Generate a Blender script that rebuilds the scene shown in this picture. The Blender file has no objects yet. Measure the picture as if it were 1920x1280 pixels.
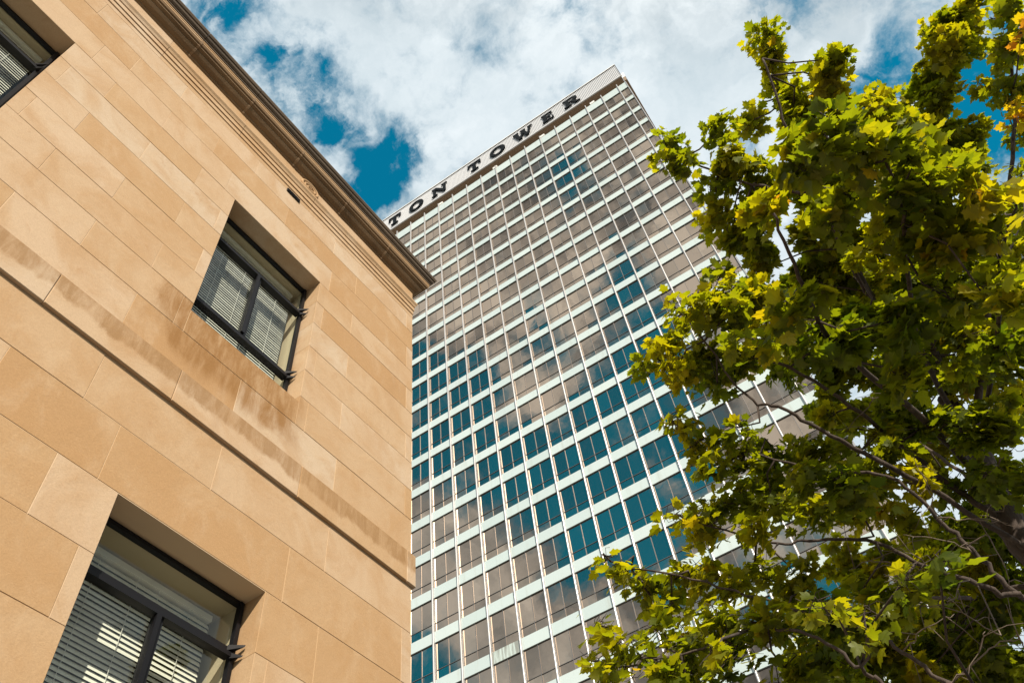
import bpy, bmesh, math, random
import numpy as np
from mathutils import Vector, Matrix

SC = bpy.context.scene
COL = SC.collection
R_ = math.radians
random.seed(7)
rng = np.random.default_rng(7)

# ------------------------------------------------------------------ camera
FPX = 1566.28                      # focal length in pixels of the 1920 px wide photograph
PITCH, ROLL, YAW = R_(54.2543), R_(9.31435), R_(27.37852)
EYE = Vector((0.0, 0.0, 1.6))


def camera_axes():
    cp, sp = math.cos(PITCH), math.sin(PITCH)
    a = -YAW
    fwd = Vector((math.sin(a) * cp, math.cos(a) * cp, sp))
    right = Vector((math.cos(a), -math.sin(a), 0))
    down = fwd.cross(right)
    cr, sr = math.cos(ROLL), math.sin(ROLL)
    return cr * right + sr * down, -sr * right + cr * down, fwd


AX, AY, AZ = camera_axes()


def view_ray(px, py):
    d = AX * ((px - 960) / FPX) + AY * ((py - 640) / FPX) + AZ
    return d.normalized()


cam_data = bpy.data.cameras.new('camera')
cam_data.sensor_width = 36.0
cam_data.lens = FPX / 1920 * 36
cam_data.clip_start = 0.1
cam_data.clip_end = 6000
cam = bpy.data.objects.new('camera', cam_data)
COL.objects.link(cam)
m = Matrix.Identity(4)
for i in range(3):
    m[i][0], m[i][1], m[i][2], m[i][3] = AX[i], -AY[i], -AZ[i], EYE[i]
cam.matrix_world = m
SC.camera = cam

# ------------------------------------------------------------------ light
SUN = Vector((1.0, -0.97, 1.07)).normalized()
SUN_EL = math.asin(SUN.z)
sun_data = bpy.data.lights.new('sun', 'SUN')
sun_data.energy = 5.0
sun_data.angle = R_(0.53)
sun_data.color = (1.0, 0.89, 0.74)
sun = bpy.data.objects.new('sun', sun_data)
sun.rotation_mode = 'QUATERNION'
sun.rotation_quaternion = SUN.to_track_quat('Z', 'Y')
sun.location = SUN * 300
COL.objects.link(sun)

SC.view_settings.view_transform = 'Standard'
SC.view_settings.look = 'None'
SC.view_settings.gamma = 1.0
SC.view_settings.use_curve_mapping = False
SC.view_settings.exposure = 0.55
SC.render.engine = 'CYCLES'
SC.cycles.max_bounces = 10
SC.cycles.transparent_max_bounces = 16
SC.cycles.sample_clamp_indirect = 6

# ------------------------------------------------------------------ sky: blue sky seen through drifting cloud
world = bpy.data.worlds.new('World')
SC.world = world
world.use_nodes = True
W = world.node_tree
W.nodes.clear()


def wn(kind, **kw):
    n = W.nodes.new(kind)
    for k, v in kw.items():
        setattr(n, k, v)
    return n


def wmath(op, a, b=None, c=None, clamp=False):
    n = wn('ShaderNodeMath', operation=op, use_clamp=clamp)
    for i, v in enumerate((a, b, c)):
        if v is None:
            continue
        if isinstance(v, (int, float)):
            n.inputs[i].default_value = v
        else:
            W.links.new(v, n.inputs[i])
    return n.outputs[0]


SKY_STRENGTH = 0.1
out = wn('ShaderNodeOutputWorld')
bg = wn('ShaderNodeBackground')
bg.inputs['Strength'].default_value = SKY_STRENGTH
sky = wn('ShaderNodeTexSky', sky_type='NISHITA')
sky.sun_disc = False
sky.sun_elevation = SUN_EL
sky.sun_rotation = math.atan2(SUN.x, SUN.y)
sky.altitude = 200
sky.air_density = 0.75
sky.dust_density = 0.05
sky.ozone_density = 2.0
tint = wn('ShaderNodeMix', data_type='RGBA', blend_type='MULTIPLY')
tint.inputs[0].default_value = 1.0
W.links.new(sky.outputs[0], tint.inputs[6])
tint.inputs[7].default_value = (0.02, 1.56, 1.40, 1)
tc = wn('ShaderNodeTexCoord')
direction = tc.outputs['Generated']


def noise(vec, scale, detail, rough, dist=0.0, offset=(0, 0, 0)):
    mp = wn('ShaderNodeMapping')
    mp.inputs['Location'].default_value = offset
    W.links.new(vec, mp.inputs['Vector'])
    n = wn('ShaderNodeTexNoise')
    n.inputs['Scale'].default_value = scale
    n.inputs['Detail'].default_value = detail
    n.inputs['Roughness'].default_value = rough
    n.inputs['Distortion'].default_value = dist
    W.links.new(mp.outputs[0], n.inputs['Vector'])
    return n


warp = noise(direction, 8.0, 6, 0.62)
wsub = wn('ShaderNodeVectorMath', operation='SUBTRACT')
W.links.new(warp.outputs['Color'], wsub.inputs[0])
wsub.inputs[1].default_value = (0.5, 0.5, 0.5)
wsc = wn('ShaderNodeVectorMath', operation='SCALE')
W.links.new(wsub.outputs[0], wsc.inputs[0])
wsc.inputs['Scale'].default_value = 0.14
wadd = wn('ShaderNodeVectorMath', operation='ADD')
W.links.new(direction, wadd.inputs[0])
W.links.new(wsc.outputs[0], wadd.inputs[1])
warped = wadd.outputs[0]

# gaps in the cloud: straight at the sky, and the ones the tower's glass mirrors
TOWER_ROT = R_(1.43760)
TN = Vector((-math.sin(TOWER_ROT), math.cos(TOWER_ROT), 0))
GAPS = [(385, 25, 55, 1.05), (560, 180, 62, 1.1), (620, 235, 30, 0.7), (500, 105, 26, 0.45), (735, 310, 55, 1.0),
        (690, 370, 34, 0.6), (800, 300, 28, 0.4), (1480, 15, 48, 0.6), (1670, 120, 50, 0.5), (1610, 165, 32, 0.5),
        (1835, 165, 62, 1.1), (1880, 250, 50, 1.0), (1880, 20, 50, 0.7), (985, 205, 34, 0.25), (1040, 0, 26, 0.35),
        (1405, 275, 40, 0.6), (1920, 440, 60, 0.6)]
MIRRORED = [(800, 715, 52, 1.0), (900, 715, 40, 0.7), (1010, 655, 40, 0.8), (800, 835, 55, 1.1), (900, 835, 45, 0.7),
            (965, 870, 50, 1.0), (1070, 870, 62, 1.1), (1100, 735, 55, 0.75), (1200, 650, 60, 1.0), (1140, 520, 42, 0.75),
            (1195, 480, 34, 0.6), (1055, 345, 44, 0.6), (1110, 295, 30, 0.4), (1230, 810, 62, 0.85), (1165, 970, 62, 1.0),
            (1250, 1040, 60, 0.9), (1300, 900, 40, 0.5), (790, 1260, 45, 0.9), (1100, 1030, 45, 0.7), (1540, 1080, 80, 0.9)]
total = None
for px, py, rad, s in GAPS + [(a, b, c, -d) for a, b, c, d in MIRRORED]:
    d = view_ray(px, py)
    if s < 0:
        d = (d - 2 * d.dot(TN) * TN).normalized()
        s = -s
    dp = wn('ShaderNodeVectorMath', operation='DISTANCE')
    W.links.new(warped, dp.inputs[0])
    dp.inputs[1].default_value = d
    q = wmath('DIVIDE', dp.outputs['Value'], rad / FPX)
    q = wmath('MULTIPLY', q, q)
    g = wmath('MULTIPLY', wmath('POWER', 2.718, wmath('MULTIPLY', q, -0.6)), s * 1.12)
    total = g if total is None else wmath('ADD', total, g)
fb = noise(direction, 5.5, 12, 0.60, 0.25, (3.1, 1.7, 0.4))
fine = noise(direction, 17.0, 10, 0.62, 0.3, (0.3, 5.7, 2.2))
dens = wmath('ADD', wmath('MULTIPLY', wmath('SUBTRACT', fb.outputs['Fac'], 0.5), 1.6),
             wmath('MULTIPLY', wmath('SUBTRACT', fine.outputs['Fac'], 0.5), 2.0))
wisp = noise(warped, 11.0, 9, 0.62, 0.5, (6.1, 0.9, 3.3))
dens = wmath('ADD', dens, wmath('MULTIPLY', wmath('SUBTRACT', wisp.outputs['Fac'], 0.5), 1.25))
dens = wmath('ADD', dens, 1.02)
# torn edges: the gaps open and close with the wisps
ragged = wmath('ADD', wmath('MULTIPLY', wisp.outputs['Fac'], -2.4), 2.35)
dens = wmath('SUBTRACT', dens, wmath('MULTIPLY', total, ragged))
cover = wn('ShaderNodeMapRange', interpolation_type='SMOOTHSTEP')
W.links.new(dens, cover.inputs[0])
cover.inputs[1].default_value = -0.12
cover.inputs[2].default_value = 1.02
shade = noise(warped, 4.2, 10, 0.60, 0.5, (1.3, 0.2, 7.7))
ramp = wn('ShaderNodeValToRGB')
billow = noise(warped, 15.0, 8, 0.58, 0.3, (4.3, 2.2, 1.7))
sundot = wn('ShaderNodeVectorMath', operation='DOT_PRODUCT')
W.links.new(direction, sundot.inputs[0])
sundot.inputs[1].default_value = SUN
near_sun = wn('ShaderNodeMapRange', interpolation_type='SMOOTHSTEP')
W.links.new(sundot.outputs['Value'], near_sun.inputs[0])
for k_, v_ in enumerate((0.32, 0.70, 0.0, 1.0)):
    near_sun.inputs[k_ + 1].default_value = v_
sh = wmath('ADD', wmath('MULTIPLY', shade.outputs['Fac'], 0.55), wmath('MULTIPLY', billow.outputs['Fac'], 0.45))
W.links.new(sh, ramp.inputs[0])
CB = 1.0 / SKY_STRENGTH
e = ramp.color_ramp.elements
e[0].position, e[0].color = 0.35, (0.425 * CB, 0.500 * CB, 0.540 * CB, 1)
e[1].position, e[1].color = 0.66, (0.60 * CB, 0.65 * CB, 0.675 * CB, 1)
mix = wn('ShaderNodeMix', data_type='RGBA')
W.links.new(cover.outputs[0], mix.inputs[0])
W.links.new(tint.outputs[2], mix.inputs[6])
# towards the sun the cloud is thicker looking: dark bellies and bright heads
ramp2 = wn('ShaderNodeValToRGB')
W.links.new(sh, ramp2.inputs[0])
e2 = ramp2.color_ramp.elements
e2[0].position, e2[0].color = 0.43, (0.165 * CB, 0.175 * CB, 0.185 * CB, 1)
e2[1].position, e2[1].color = 0.575, (0.78 * CB, 0.80 * CB, 0.78 * CB, 1)
cmix = wn('ShaderNodeMix', data_type='RGBA')
W.links.new(near_sun.outputs[0], cmix.inputs[0])
W.links.new(ramp.outputs[0], cmix.inputs[6])
W.links.new(ramp2.outputs[0], cmix.inputs[7])
W.links.new(cmix.outputs[2], mix.inputs[7])
W.links.new(mix.outputs[2], bg.inputs['Color'])
W.links.new(bg.outputs[0], out.inputs[0])


# ------------------------------------------------------------------ materials
def mat(name, color=(0.5, 0.5, 0.5), rough=0.6, metal=0.0):
    mt = bpy.data.materials.new(name)
    mt.use_nodes = True
    b = mt.node_tree.nodes['Principled BSDF']
    b.inputs['Base Color'].default_value = (*color, 1)
    b.inputs['Roughness'].default_value = rough
    b.inputs['Metallic'].default_value = metal
    return mt


class NT:
    """little helper for building node graphs"""

    def __init__(s, mt):
        s.t = mt.node_tree
        s.b = s.t.nodes.get('Principled BSDF')

    def n(s, kind, **kw):
        x = s.t.nodes.new(kind)
        for k, v in kw.items():
            setattr(x, k, v)
        return x

    def l(s, a, b):
        s.t.links.new(a, b)

    def math(s, op, a, b=None, clamp=False):
        x = s.n('ShaderNodeMath', operation=op, use_clamp=clamp)
        for i, v in enumerate((a, b)):
            if v is None:
                continue
            if isinstance(v, (int, float)):
                x.inputs[i].default_value = v
            else:
                s.l(v, x.inputs[i])
        return x.outputs[0]

    def noise(s, vec, scale, detail=6, rough=0.6, dist=0.0, stretch=None):
        if stretch:
            mp = s.n('ShaderNodeMapping')
            mp.inputs['Scale'].default_value = stretch
            s.l(vec, mp.inputs[0])
            vec = mp.outputs[0]
        x = s.n('ShaderNodeTexNoise')
        x.inputs['Scale'].default_value = scale
        x.inputs['Detail'].default_value = detail
        x.inputs['Roughness'].default_value = rough
        x.inputs['Distortion'].default_value = dist
        s.l(vec, x.inputs['Vector'])
        return x.outputs['Fac']

    def rng(s, v, a, b, c=0.0, d=1.0, smooth=True):
        x = s.n('ShaderNodeMapRange', interpolation_type='SMOOTHSTEP' if smooth else 'LINEAR')
        s.l(v, x.inputs[0])
        for i, q in enumerate((a, b, c, d)):
            x.inputs[i + 1].default_value = q
        return x.outputs[0]

    def ramp(s, v, stops):
        x = s.n('ShaderNodeValToRGB')
        s.l(v, x.inputs[0])
        el = x.color_ramp.elements
        while len(el) < len(stops):
            el.new(0.5)
        for k, (p, c) in enumerate(stops):
            el[k].position = p
            el[k].color = (*c, 1)
        return x.outputs[0]

    def mixc(s, f, a, b, mode='MIX'):
        x = s.n('ShaderNodeMix', data_type='RGBA', blend_type=mode)
        for i, v in ((0, f), (6, a), (7, b)):
            if isinstance(v, tuple):
                x.inputs[i].default_value = (*v, 1)
            elif isinstance(v, (int, float)):
                x.inputs[i].default_value = v
            else:
                s.l(v, x.inputs[i])
        return x.outputs[2]

    def pos(s):
        g = s.n('ShaderNodeNewGeometry')
        return g.outputs['Position']

    def bump(s, h, strength, dist):
        x = s.n('ShaderNodeBump')
        x.inputs['Strength'].default_value = strength
        x.inputs['Distance'].default_value = dist
        s.l(h, x.inputs['Height'])
        s.l(x.outputs[0], s.b.inputs['Normal'])


U = 4.4                    # the stone wall stands 4.4 m to the left of the camera
ZB = 1.6


def zz(v):
    return ZB + U * v


STONE_STOPS = [(0.0, (0.365, 0.222, 0.108)), (0.15, (0.405, 0.268, 0.148)), (0.5, (0.435, 0.309, 0.195)),
               (0.78, (0.465, 0.345, 0.236)), (1.0, (0.465, 0.365, 0.265))]


def stone_material(name, stains):
    mt = mat(name, rough=0.88)
    t = NT(mt)
    p = t.pos()
    oi = t.n('ShaderNodeObjectInfo')
    c = t.ramp(oi.outputs['Random'], STONE_STOPS)
    # offset the grain so that no two blocks share it
    off = t.n('ShaderNodeVectorMath', operation='SCALE')
    comb = t.n('ShaderNodeCombineXYZ')
    for k in range(3):
        t.l(oi.outputs['Random'], comb.inputs[k])
    t.l(comb.outputs[0], off.inputs[0])
    off.inputs['Scale'].default_value = 37.0
    vadd = t.n('ShaderNodeVectorMath', operation='ADD')
    t.l(p, vadd.inputs[0])
    t.l(off.outputs[0], vadd.inputs[1])
    q = vadd.outputs[0]
    big = t.noise(q, 1.7, 5, 0.6, 0.7)
    c = t.mixc(t.rng(big, 0.36, 0.68, 0.0, 0.62), c, (0.37, 0.222, 0.105))
    veil = t.noise(q, 3.4, 7, 0.68, 0.5, (1, 1, 0.6))
    c = t.mixc(t.rng(veil, 0.45, 0.75, 0.0, 0.5), c, (0.47, 0.345, 0.225))
    spots = t.noise(q, 9.0, 8, 0.72, 0.6)
    c = t.mixc(t.rng(spots, 0.56, 0.75, 0.0, 0.42), c, (0.33, 0.185, 0.085))
    grain = t.noise(q, 70.0, 4, 0.7)
    c = t.mixc(t.rng(grain, 0.2, 0.8, 0.0, 1.0, False), t.mixc(1.0, c, (0.86, 0.85, 0.83), 'MULTIPLY'),
               t.mixc(1.0, c, (1.09, 1.09, 1.08), 'MULTIPLY'))
    # weather: faint dirt streaks that run down the wall
    streak = t.noise(p, 2.4, 6, 0.65, 0.3, (1, 1, 0.12))
    c = t.mixc(t.rng(streak, 0.55, 0.8, 0.0, 0.28), c, (0.27, 0.155, 0.075))
    if stains:
        sx = t.n('ShaderNodeSeparateXYZ')
        t.l(p, sx.inputs[0])
        n1 = t.noise(p, 2.6, 7, 0.66, 0.8, (1, 1, 0.5))
        n2 = t.noise(p, 7.0, 8, 0.72, 0.4, (1, 1, 0.22))
        for (z0, z1, soft, col, amt, y0, y1) in stains:
            # a wash of dirt that starts at z1 and fades out, ragged, towards z0
            zz_ = t.math('ADD', sx.outputs['Z'], t.math('MULTIPLY', t.math('SUBTRACT', n1, 0.5), soft))
            f = t.math('MULTIPLY', t.rng(zz_, z0, z0 + (z1 - z0) * 0.25, 0, 1),
                       t.rng(n2, 0.30, 0.62, 0.25, 1.0))
            if y0 is not None:
                yy = t.math('ADD', sx.outputs['Y'], t.math('MULTIPLY', t.math('SUBTRACT', n1, 0.5), 0.9))
                f = t.math('MULTIPLY', f, t.math('MULTIPLY', t.rng(yy, y0, y0 + 0.35, 0, 1), t.rng(yy, y1 - 0.5, y1, 1, 0)))
            c = t.mixc(t.math('MULTIPLY', f, amt), c, col)
    t.l(c, t.b.inputs['Base Color'])
    h = t.math('ADD', t.math('MULTIPLY', grain, 0.35), t.math('MULTIPLY', spots, 0.7))
    h = t.math('ADD', h, t.math('MULTIPLY', big, 1.2))
    t.bump(h, 0.38, 0.013)
    t.b.inputs['Specular IOR Level'].default_value = 0.25
    return mt


M_STONE = stone_material('sandstone', None)
M_BELT = stone_material('sandstone_belt', [(zz(1.298), zz(1.355), 0.30, (0.235, 0.128, 0.048), 0.75, None, None)])
M_SILLSTONE = stone_material('sandstone_under_sill', [(zz(1.36), zz(1.60), 0.55, (0.235, 0.118, 0.038), 0.95, U * 0.40, U * 0.86)])
M_CORNICE = stone_material('sandstone_cornice', None)


def mottled(name, a, b):
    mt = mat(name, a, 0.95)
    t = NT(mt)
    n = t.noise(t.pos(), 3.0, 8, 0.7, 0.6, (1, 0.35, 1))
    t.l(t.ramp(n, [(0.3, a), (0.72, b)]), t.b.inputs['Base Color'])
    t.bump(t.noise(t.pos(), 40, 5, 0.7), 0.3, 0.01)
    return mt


M_DARKSTONE = mottled('sandstone_dark', (0.055, 0.040, 0.027), (0.135, 0.095, 0.06))  # dark brown stone for the cornice mouldings above the fillet
M_BEAD = mottled('mortar_bead', (0.16, 0.10, 0.055), (0.30, 0.20, 0.11))
M_SOFFITSTONE = mottled('sandstone_brown', (0.11, 0.066, 0.030), (0.24, 0.15, 0.075))  # brown stone, darker than the wall, for the cornice soffit
M_MORTAR = mat('mortar', (0.52, 0.39, 0.255), 0.95)
M_BLACK = mat('black_steel', (0.008, 0.008, 0.010), 0.45)
M_BLACK.node_tree.nodes['Principled BSDF'].inputs['Specular IOR Level'].default_value = 0.18
M_DARKVOID = mat('dark_slot', (0.012, 0.012, 0.013), 0.8)
M_PLASTER = mat('interior_plaster', (0.50, 0.42, 0.29), 0.85)
M_WHITEPAINT = mat('white_paint', (0.78, 0.77, 0.72), 0.5)
M_BLIND = mat('blind_slat', (0.80, 0.78, 0.69), 0.6)
M_CORD = mat('blind_cord', (0.75, 0.74, 0.7), 0.8)


def clear_glass():
    mt = bpy.data.materials.new('window_glass')
    mt.use_nodes = True
    t = NT(mt)
    t.t.nodes.clear()
    o = t.n('ShaderNodeOutputMaterial')
    tr = t.n('ShaderNodeBsdfTransparent')
    tr.inputs[0].default_value = (0.84, 0.88, 0.86, 1)
    gl = t.n('ShaderNodeBsdfGlossy')
    gl.inputs['Roughness'].default_value = 0.015
    gl.inputs['Color'].default_value = (0.85, 0.9, 0.9, 1)
    lw = t.n('ShaderNodeLayerWeight')
    lw.inputs['Blend'].default_value = 0.5
    # Schlick's curve for two glass faces, the same from either side
    f = t.math('ADD', t.math('MULTIPLY', t.math('POWER', lw.outputs['Facing'], 4.0), 0.60), 0.05, True)
    mx = t.n('ShaderNodeMixShader')
    t.l(f, mx.inputs[0])
    t.l(tr.outputs[0], mx.inputs[1])
    t.l(gl.outputs[0], mx.inputs[2])
    t.l(mx.outputs[0], o.inputs[0])
    return mt


M_GLASS = clear_glass()


def tower_glass():
    mt = bpy.data.materials.new('tinted_reflective_glass')
    mt.use_nodes = True
    t = NT(mt)
    t.b.inputs['Base Color'].default_value = (0.006, 0.012, 0.014, 1)
    t.b.inputs['Roughness'].default_value = 0.5
    o = [n for n in t.t.nodes if n.type == 'OUTPUT_MATERIAL'][0]
    gl = t.n('ShaderNodeBsdfGlossy')
    gl.inputs['Roughness'].default_value = 0.02
    oi = t.n('ShaderNodeObjectInfo')
    gi = t.n('ShaderNodeNewGeometry')
    r = t.math('FRACT', t.math('ADD', oi.outputs['Random'], gi.outputs['Random Per Island']))
    t.l(t.ramp(r, [(0, (0.375, 0.300, 0.236)), (0.55, (0.455, 0.355, 0.275)), (1, (0.53, 0.42, 0.325))]), gl.inputs['Color'])
    # panes are never perfectly flat
    b = t.n('ShaderNodeBump')
    b.inputs['Strength'].default_value = 0.10
    b.inputs['Distance'].default_value = 0.02
    t.l(t.noise(t.pos(), 0.9, 2, 0.5), b.inputs['Height'])
    t.l(b.outputs[0], gl.inputs['Normal'])
    lw = t.n('ShaderNodeLayerWeight')
    lw.inputs['Blend'].default_value = 0.35
    mx = t.n('ShaderNodeMixShader')
    t.l(t.rng(lw.outputs['Fresnel'], 0.0, 0.6, 0.80, 1.0, False), mx.inputs[0])
    t.l(t.b.outputs[0], mx.inputs[1])
    t.l(gl.outputs[0], mx.inputs[2])
    t.l(mx.outputs[0], o.inputs[0])
    return mt


M_TGLASS = tower_glass()


def panel_material():
    mt = mat('mint_white_panel', (0.45, 0.55, 0.53), 0.35)
    t = NT(mt)
    oi = t.n('ShaderNodeObjectInfo')
    gi = t.n('ShaderNodeNewGeometry')
    r = t.math('FRACT', t.math('ADD', oi.outputs['Random'], gi.outputs['Random Per Island']))
    c = t.ramp(r, [(0, (0.42, 0.505, 0.51)), (0.5, (0.45, 0.535, 0.54)), (1, (0.48, 0.56, 0.56))])
    st = t.noise(t.pos(), 1.6, 6, 0.7, 0.0, (1, 1, 0.10))
    c = t.mixc(t.rng(st, 0.52, 0.74, 0, 0.42), c, (0.33, 0.35, 0.31))
    t.l(c, t.b.inputs['Base Color'])
    return mt


M_PANEL = panel_material()


def stained_panel():
    mt = mat('water_stained_panel', (0.45, 0.55, 0.53), 0.45)
    t = NT(mt)
    st = t.noise(t.pos(), 3.4, 5, 0.75, 0.0, (1, 1, 0.05))
    c = t.mixc(t.rng(st, 0.45, 0.60, 0, 0.8), (0.46, 0.55, 0.53), (0.17, 0.17, 0.15))
    t.l(c, t.b.inputs['Base Color'])
    return mt


M_STAINPANEL = stained_panel()


def aluminium():
    mt = mat('brushed_aluminium', (0.5, 0.47, 0.44), 0.33, 0.4)
    t = NT(mt)
    n = t.noise(t.pos(), 0.7, 4, 0.6, 0, (1, 1, 0.3))
    t.l(t.ramp(n, [(0.3, (0.32, 0.32, 0.325)), (0.7, (0.43, 0.43, 0.435))]), t.b.inputs['Base Color'])
    return mt


M_ALU = aluminium()
M_FRAME = mat('tower_window_frame', (0.13, 0.125, 0.12), 0.4, 0.6)
M_MULL = mat('thin_grey_mullion', (0.13, 0.13, 0.135), 0.4, 0.3)
M_FASCIA = mat('fascia_metal', (0.47, 0.485, 0.51), 0.5, 0.0)
M_FASCIADARK = mat('fascia_trim', (0.05, 0.05, 0.055), 0.5)
M_SOFFIT = mat('soffit_brown', (0.25, 0.185, 0.135), 0.85)
M_ROOF = mat('roof_gravel', (0.34, 0.29, 0.23), 0.9)
M_LETTER = mat('black_letter_metal', (0.005, 0.007, 0.009), 0.6)
M_LETTER.node_tree.nodes['Principled BSDF'].inputs['Specular IOR Level'].default_value = 0.06
M_CONC = mat('tower_concrete', (0.42, 0.40, 0.37), 0.85)
M_LAMP = mat('floodlight_white', (0.8, 0.79, 0.76), 0.4)


def leaf_material():
    mt = bpy.data.materials.new('maple_leaf')
    mt.use_nodes = True
    t = NT(mt)
    t.t.nodes.clear()
    o = t.n('ShaderNodeOutputMaterial')
    at = t.n('ShaderNodeAttribute', attribute_name='tone')
    oi = t.n('ShaderNodeObjectInfo')
    f = t.math('ADD', at.outputs['Fac'], t.math('MULTIPLY', t.math('SUBTRACT', oi.outputs['Random'], 0.5), 0.34))
    col = t.ramp(f, [(0.0, (0.045, 0.066, 0.006)), (0.35, (0.082, 0.100, 0.007)), (0.62, (0.155, 0.148, 0.007)),
                     (0.80, (0.26, 0.19, 0.007)), (0.90, (0.30, 0.135, 0.012)), (1.0, (0.34, 0.085, 0.022))])
    lum = t.ramp(f, [(0.0, (0.14, 0.21, 0.004)), (0.35, (0.36, 0.40, 0.004)), (0.62, (0.64, 0.56, 0.004)),
                     (0.80, (0.74, 0.50, 0.006)), (0.90, (0.66, 0.28, 0.012)), (1.0, (0.58, 0.14, 0.02))])
    d = t.n('ShaderNodeBsdfDiffuse')
    tr = t.n('ShaderNodeBsdfTranslucent')
    gl = t.n('ShaderNodeBsdfGlossy')
    gl.inputs['Roughness'].default_value = 0.42
    gl.inputs['Color'].default_value = (0.8, 0.85, 0.7, 1)
    t.l(col, d.inputs[0])
    t.l(lum, tr.inputs[0])
    mx = t.n('ShaderNodeMixShader')
    mx.inputs[0].default_value = 0.56
    t.l(d.outputs[0], mx.inputs[1])
    t.l(tr.outputs[0], mx.inputs[2])
    m2 = t.n('ShaderNodeMixShader')
    m2.inputs[0].default_value = 0.022
    t.l(mx.outputs[0], m2.inputs[1])
    t.l(gl.outputs[0], m2.inputs[2])
    t.l(m2.outputs[0], o.inputs[0])
    return mt


M_LEAF = leaf_material()


def bark_material():
    mt = mat('maple_bark', (0.09, 0.065, 0.05), 0.9)
    t = NT(mt)
    n = t.noise(t.pos(), 16, 8, 0.7, 0.5, (1, 1, 0.25))
    t.l(t.ramp(n, [(0.3, (0.020, 0.014, 0.011)), (0.55, (0.060, 0.043, 0.034)), (0.75, (0.13, 0.105, 0.085))]), t.b.inputs['Base Color'])
    t.bump(n, 0.7, 0.02)
    return mt


M_BARK = bark_material()


def ground_material(name, a, b, scale):
    mt = mat(name, a, 0.9)
    t = NT(mt)
    n = t.noise(t.pos(), scale, 8, 0.65)
    t.l(t.ramp(n, [(0.3, a), (0.7, b)]), t.b.inputs['Base Color'])
    return mt


M_ASPHALT = ground_material('asphalt', (0.04, 0.04, 0.042), (0.065, 0.063, 0.06), 6)
M_PAVE = ground_material('pavement_concrete', (0.10, 0.092, 0.08), (0.16, 0.145, 0.125), 3)
M_LINE = mat('road_paint', (0.75, 0.74, 0.7), 0.7)
M_SOIL = ground_material('bark_mulch', (0.035, 0.022, 0.014), (0.08, 0.05, 0.03), 20)


# ------------------------------------------------------------------ geometry helpers
def link(name, me, parent=None, kind=None, loc=None, rot=None):
    o = bpy.data.objects.new(name, me)
    COL.objects.link(o)
    if parent is not None:
        o.parent = parent
    if loc is not None:
        o.location = loc
    if rot is not None:
        o.rotation_euler = rot
    if kind:
        o['kind'] = kind
    return o


def thing(name, label, cat, loc=(0, 0, 0), rz=0.0, group=None, me=None, parent=None):
    o = link(name, me, parent, None, loc, (0, 0, rz))
    o['label'] = label
    o['category'] = cat
    if group:
        o['group'] = group
    return o


class MB:
    def __init__(s):
        s.v, s.f, s.mi = [], [], []

    def add(s, vs, fs, mi=0):
        b = len(s.v)
        s.v += [tuple(v) for v in vs]
        s.f += [tuple(b + i for i in f) for f in fs]
        s.mi += [mi] * len(fs)

    def box(s, x0, x1, y0, y1, z0, z1, mi=0):
        vs = [(x, y, z) for x in (x0, x1) for y in (y0, y1) for z in (z0, z1)]
        s.add(vs, [(0, 1, 3, 2), (4, 6, 7, 5), (0, 4, 5, 1), (2, 3, 7, 6), (0, 2, 6, 4), (1, 5, 7, 3)], mi)

    def prism(s, poly, axis, a, b, mi=0):
        """extrude a 2-D polygon along an axis; poly gives the other two coordinates in x,y,z order"""
        n = len(poly)

        def pt(p, t):
            if axis == 'x':
                return (t, p[0], p[1])
            if axis == 'y':
                return (p[0], t, p[1])
            return (p[0], p[1], t)
        vs = [pt(p, a) for p in poly] + [pt(p, b) for p in poly]
        fs = [tuple(range(n))[::-1], tuple(range(n, 2 * n))]
        fs += [(i, (i + 1) % n, n + (i + 1) % n, n + i) for i in range(n)]
        s.add(vs, fs, mi)

    def tube(s, pts, rad, seg=6, mi=0, cap=True):
        pts = [Vector(p) for p in pts]
        rings = []
        up = Vector((0.13, 0.2, 1)).normalized()
        for i, p in enumerate(pts):
            t = (pts[min(i + 1, len(pts) - 1)] - pts[max(i - 1, 0)]).normalized()
            a = t.cross(up)
            if a.length < 1e-3:
                a = t.cross(Vector((1, 0, 0)))
            a.normalize()
            b = t.cross(a)
            r = rad[i] if isinstance(rad, (list, tuple)) else rad
            rings.append([p + (a * math.cos(2 * math.pi * k / seg) + b * math.sin(2 * math.pi * k / seg)) * r for k in range(seg)])
        vs = [v for r in rings for v in r]
        fs = []
        for i in range(len(pts) - 1):
            for k in range(seg):
                k2 = (k + 1) % seg
                fs.append((i * seg + k, (i + 1) * seg + k, (i + 1) * seg + k2, i * seg + k2))
        if cap:
            fs.append(tuple(range(seg)))
            fs.append(tuple((len(pts) - 1) * seg + k for k in range(seg))[::-1])
        s.add(vs, fs, mi)

    def mesh(s, name, mats, smooth=False, fix=True):
        me = bpy.data.meshes.new(name)
        me.from_pydata(s.v, [], s.f)
        for mt in (mats if isinstance(mats, (list, tuple)) else [mats]):
            me.materials.append(mt)
        if any(s.mi):
            me.polygons.foreach_set('material_index', s.mi)
        if fix:
            bm = bmesh.new()
            bm.from_mesh(me)
            bmesh.ops.recalc_face_normals(bm, faces=bm.faces)
            bm.to_mesh(me)
            bm.free()
        if smooth:
            me.polygons.foreach_set('use_smooth', [True] * len(me.polygons))
        me.update()
        return me


# ------------------------------------------------------------------ ground, street
def sheet(name, x0, x1, y0, y1, z, m_, thick=None):
    b = MB()
    if thick:
        b.box(x0, x1, y0, y1, z - thick, z)
    else:
        b.add([(x0, y0, z), (x1, y0, z), (x1, y1, z), (x0, y1, z)], [(0, 1, 2, 3)])
    return link(name, b.mesh(name, m_), None, 'structure')


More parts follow.
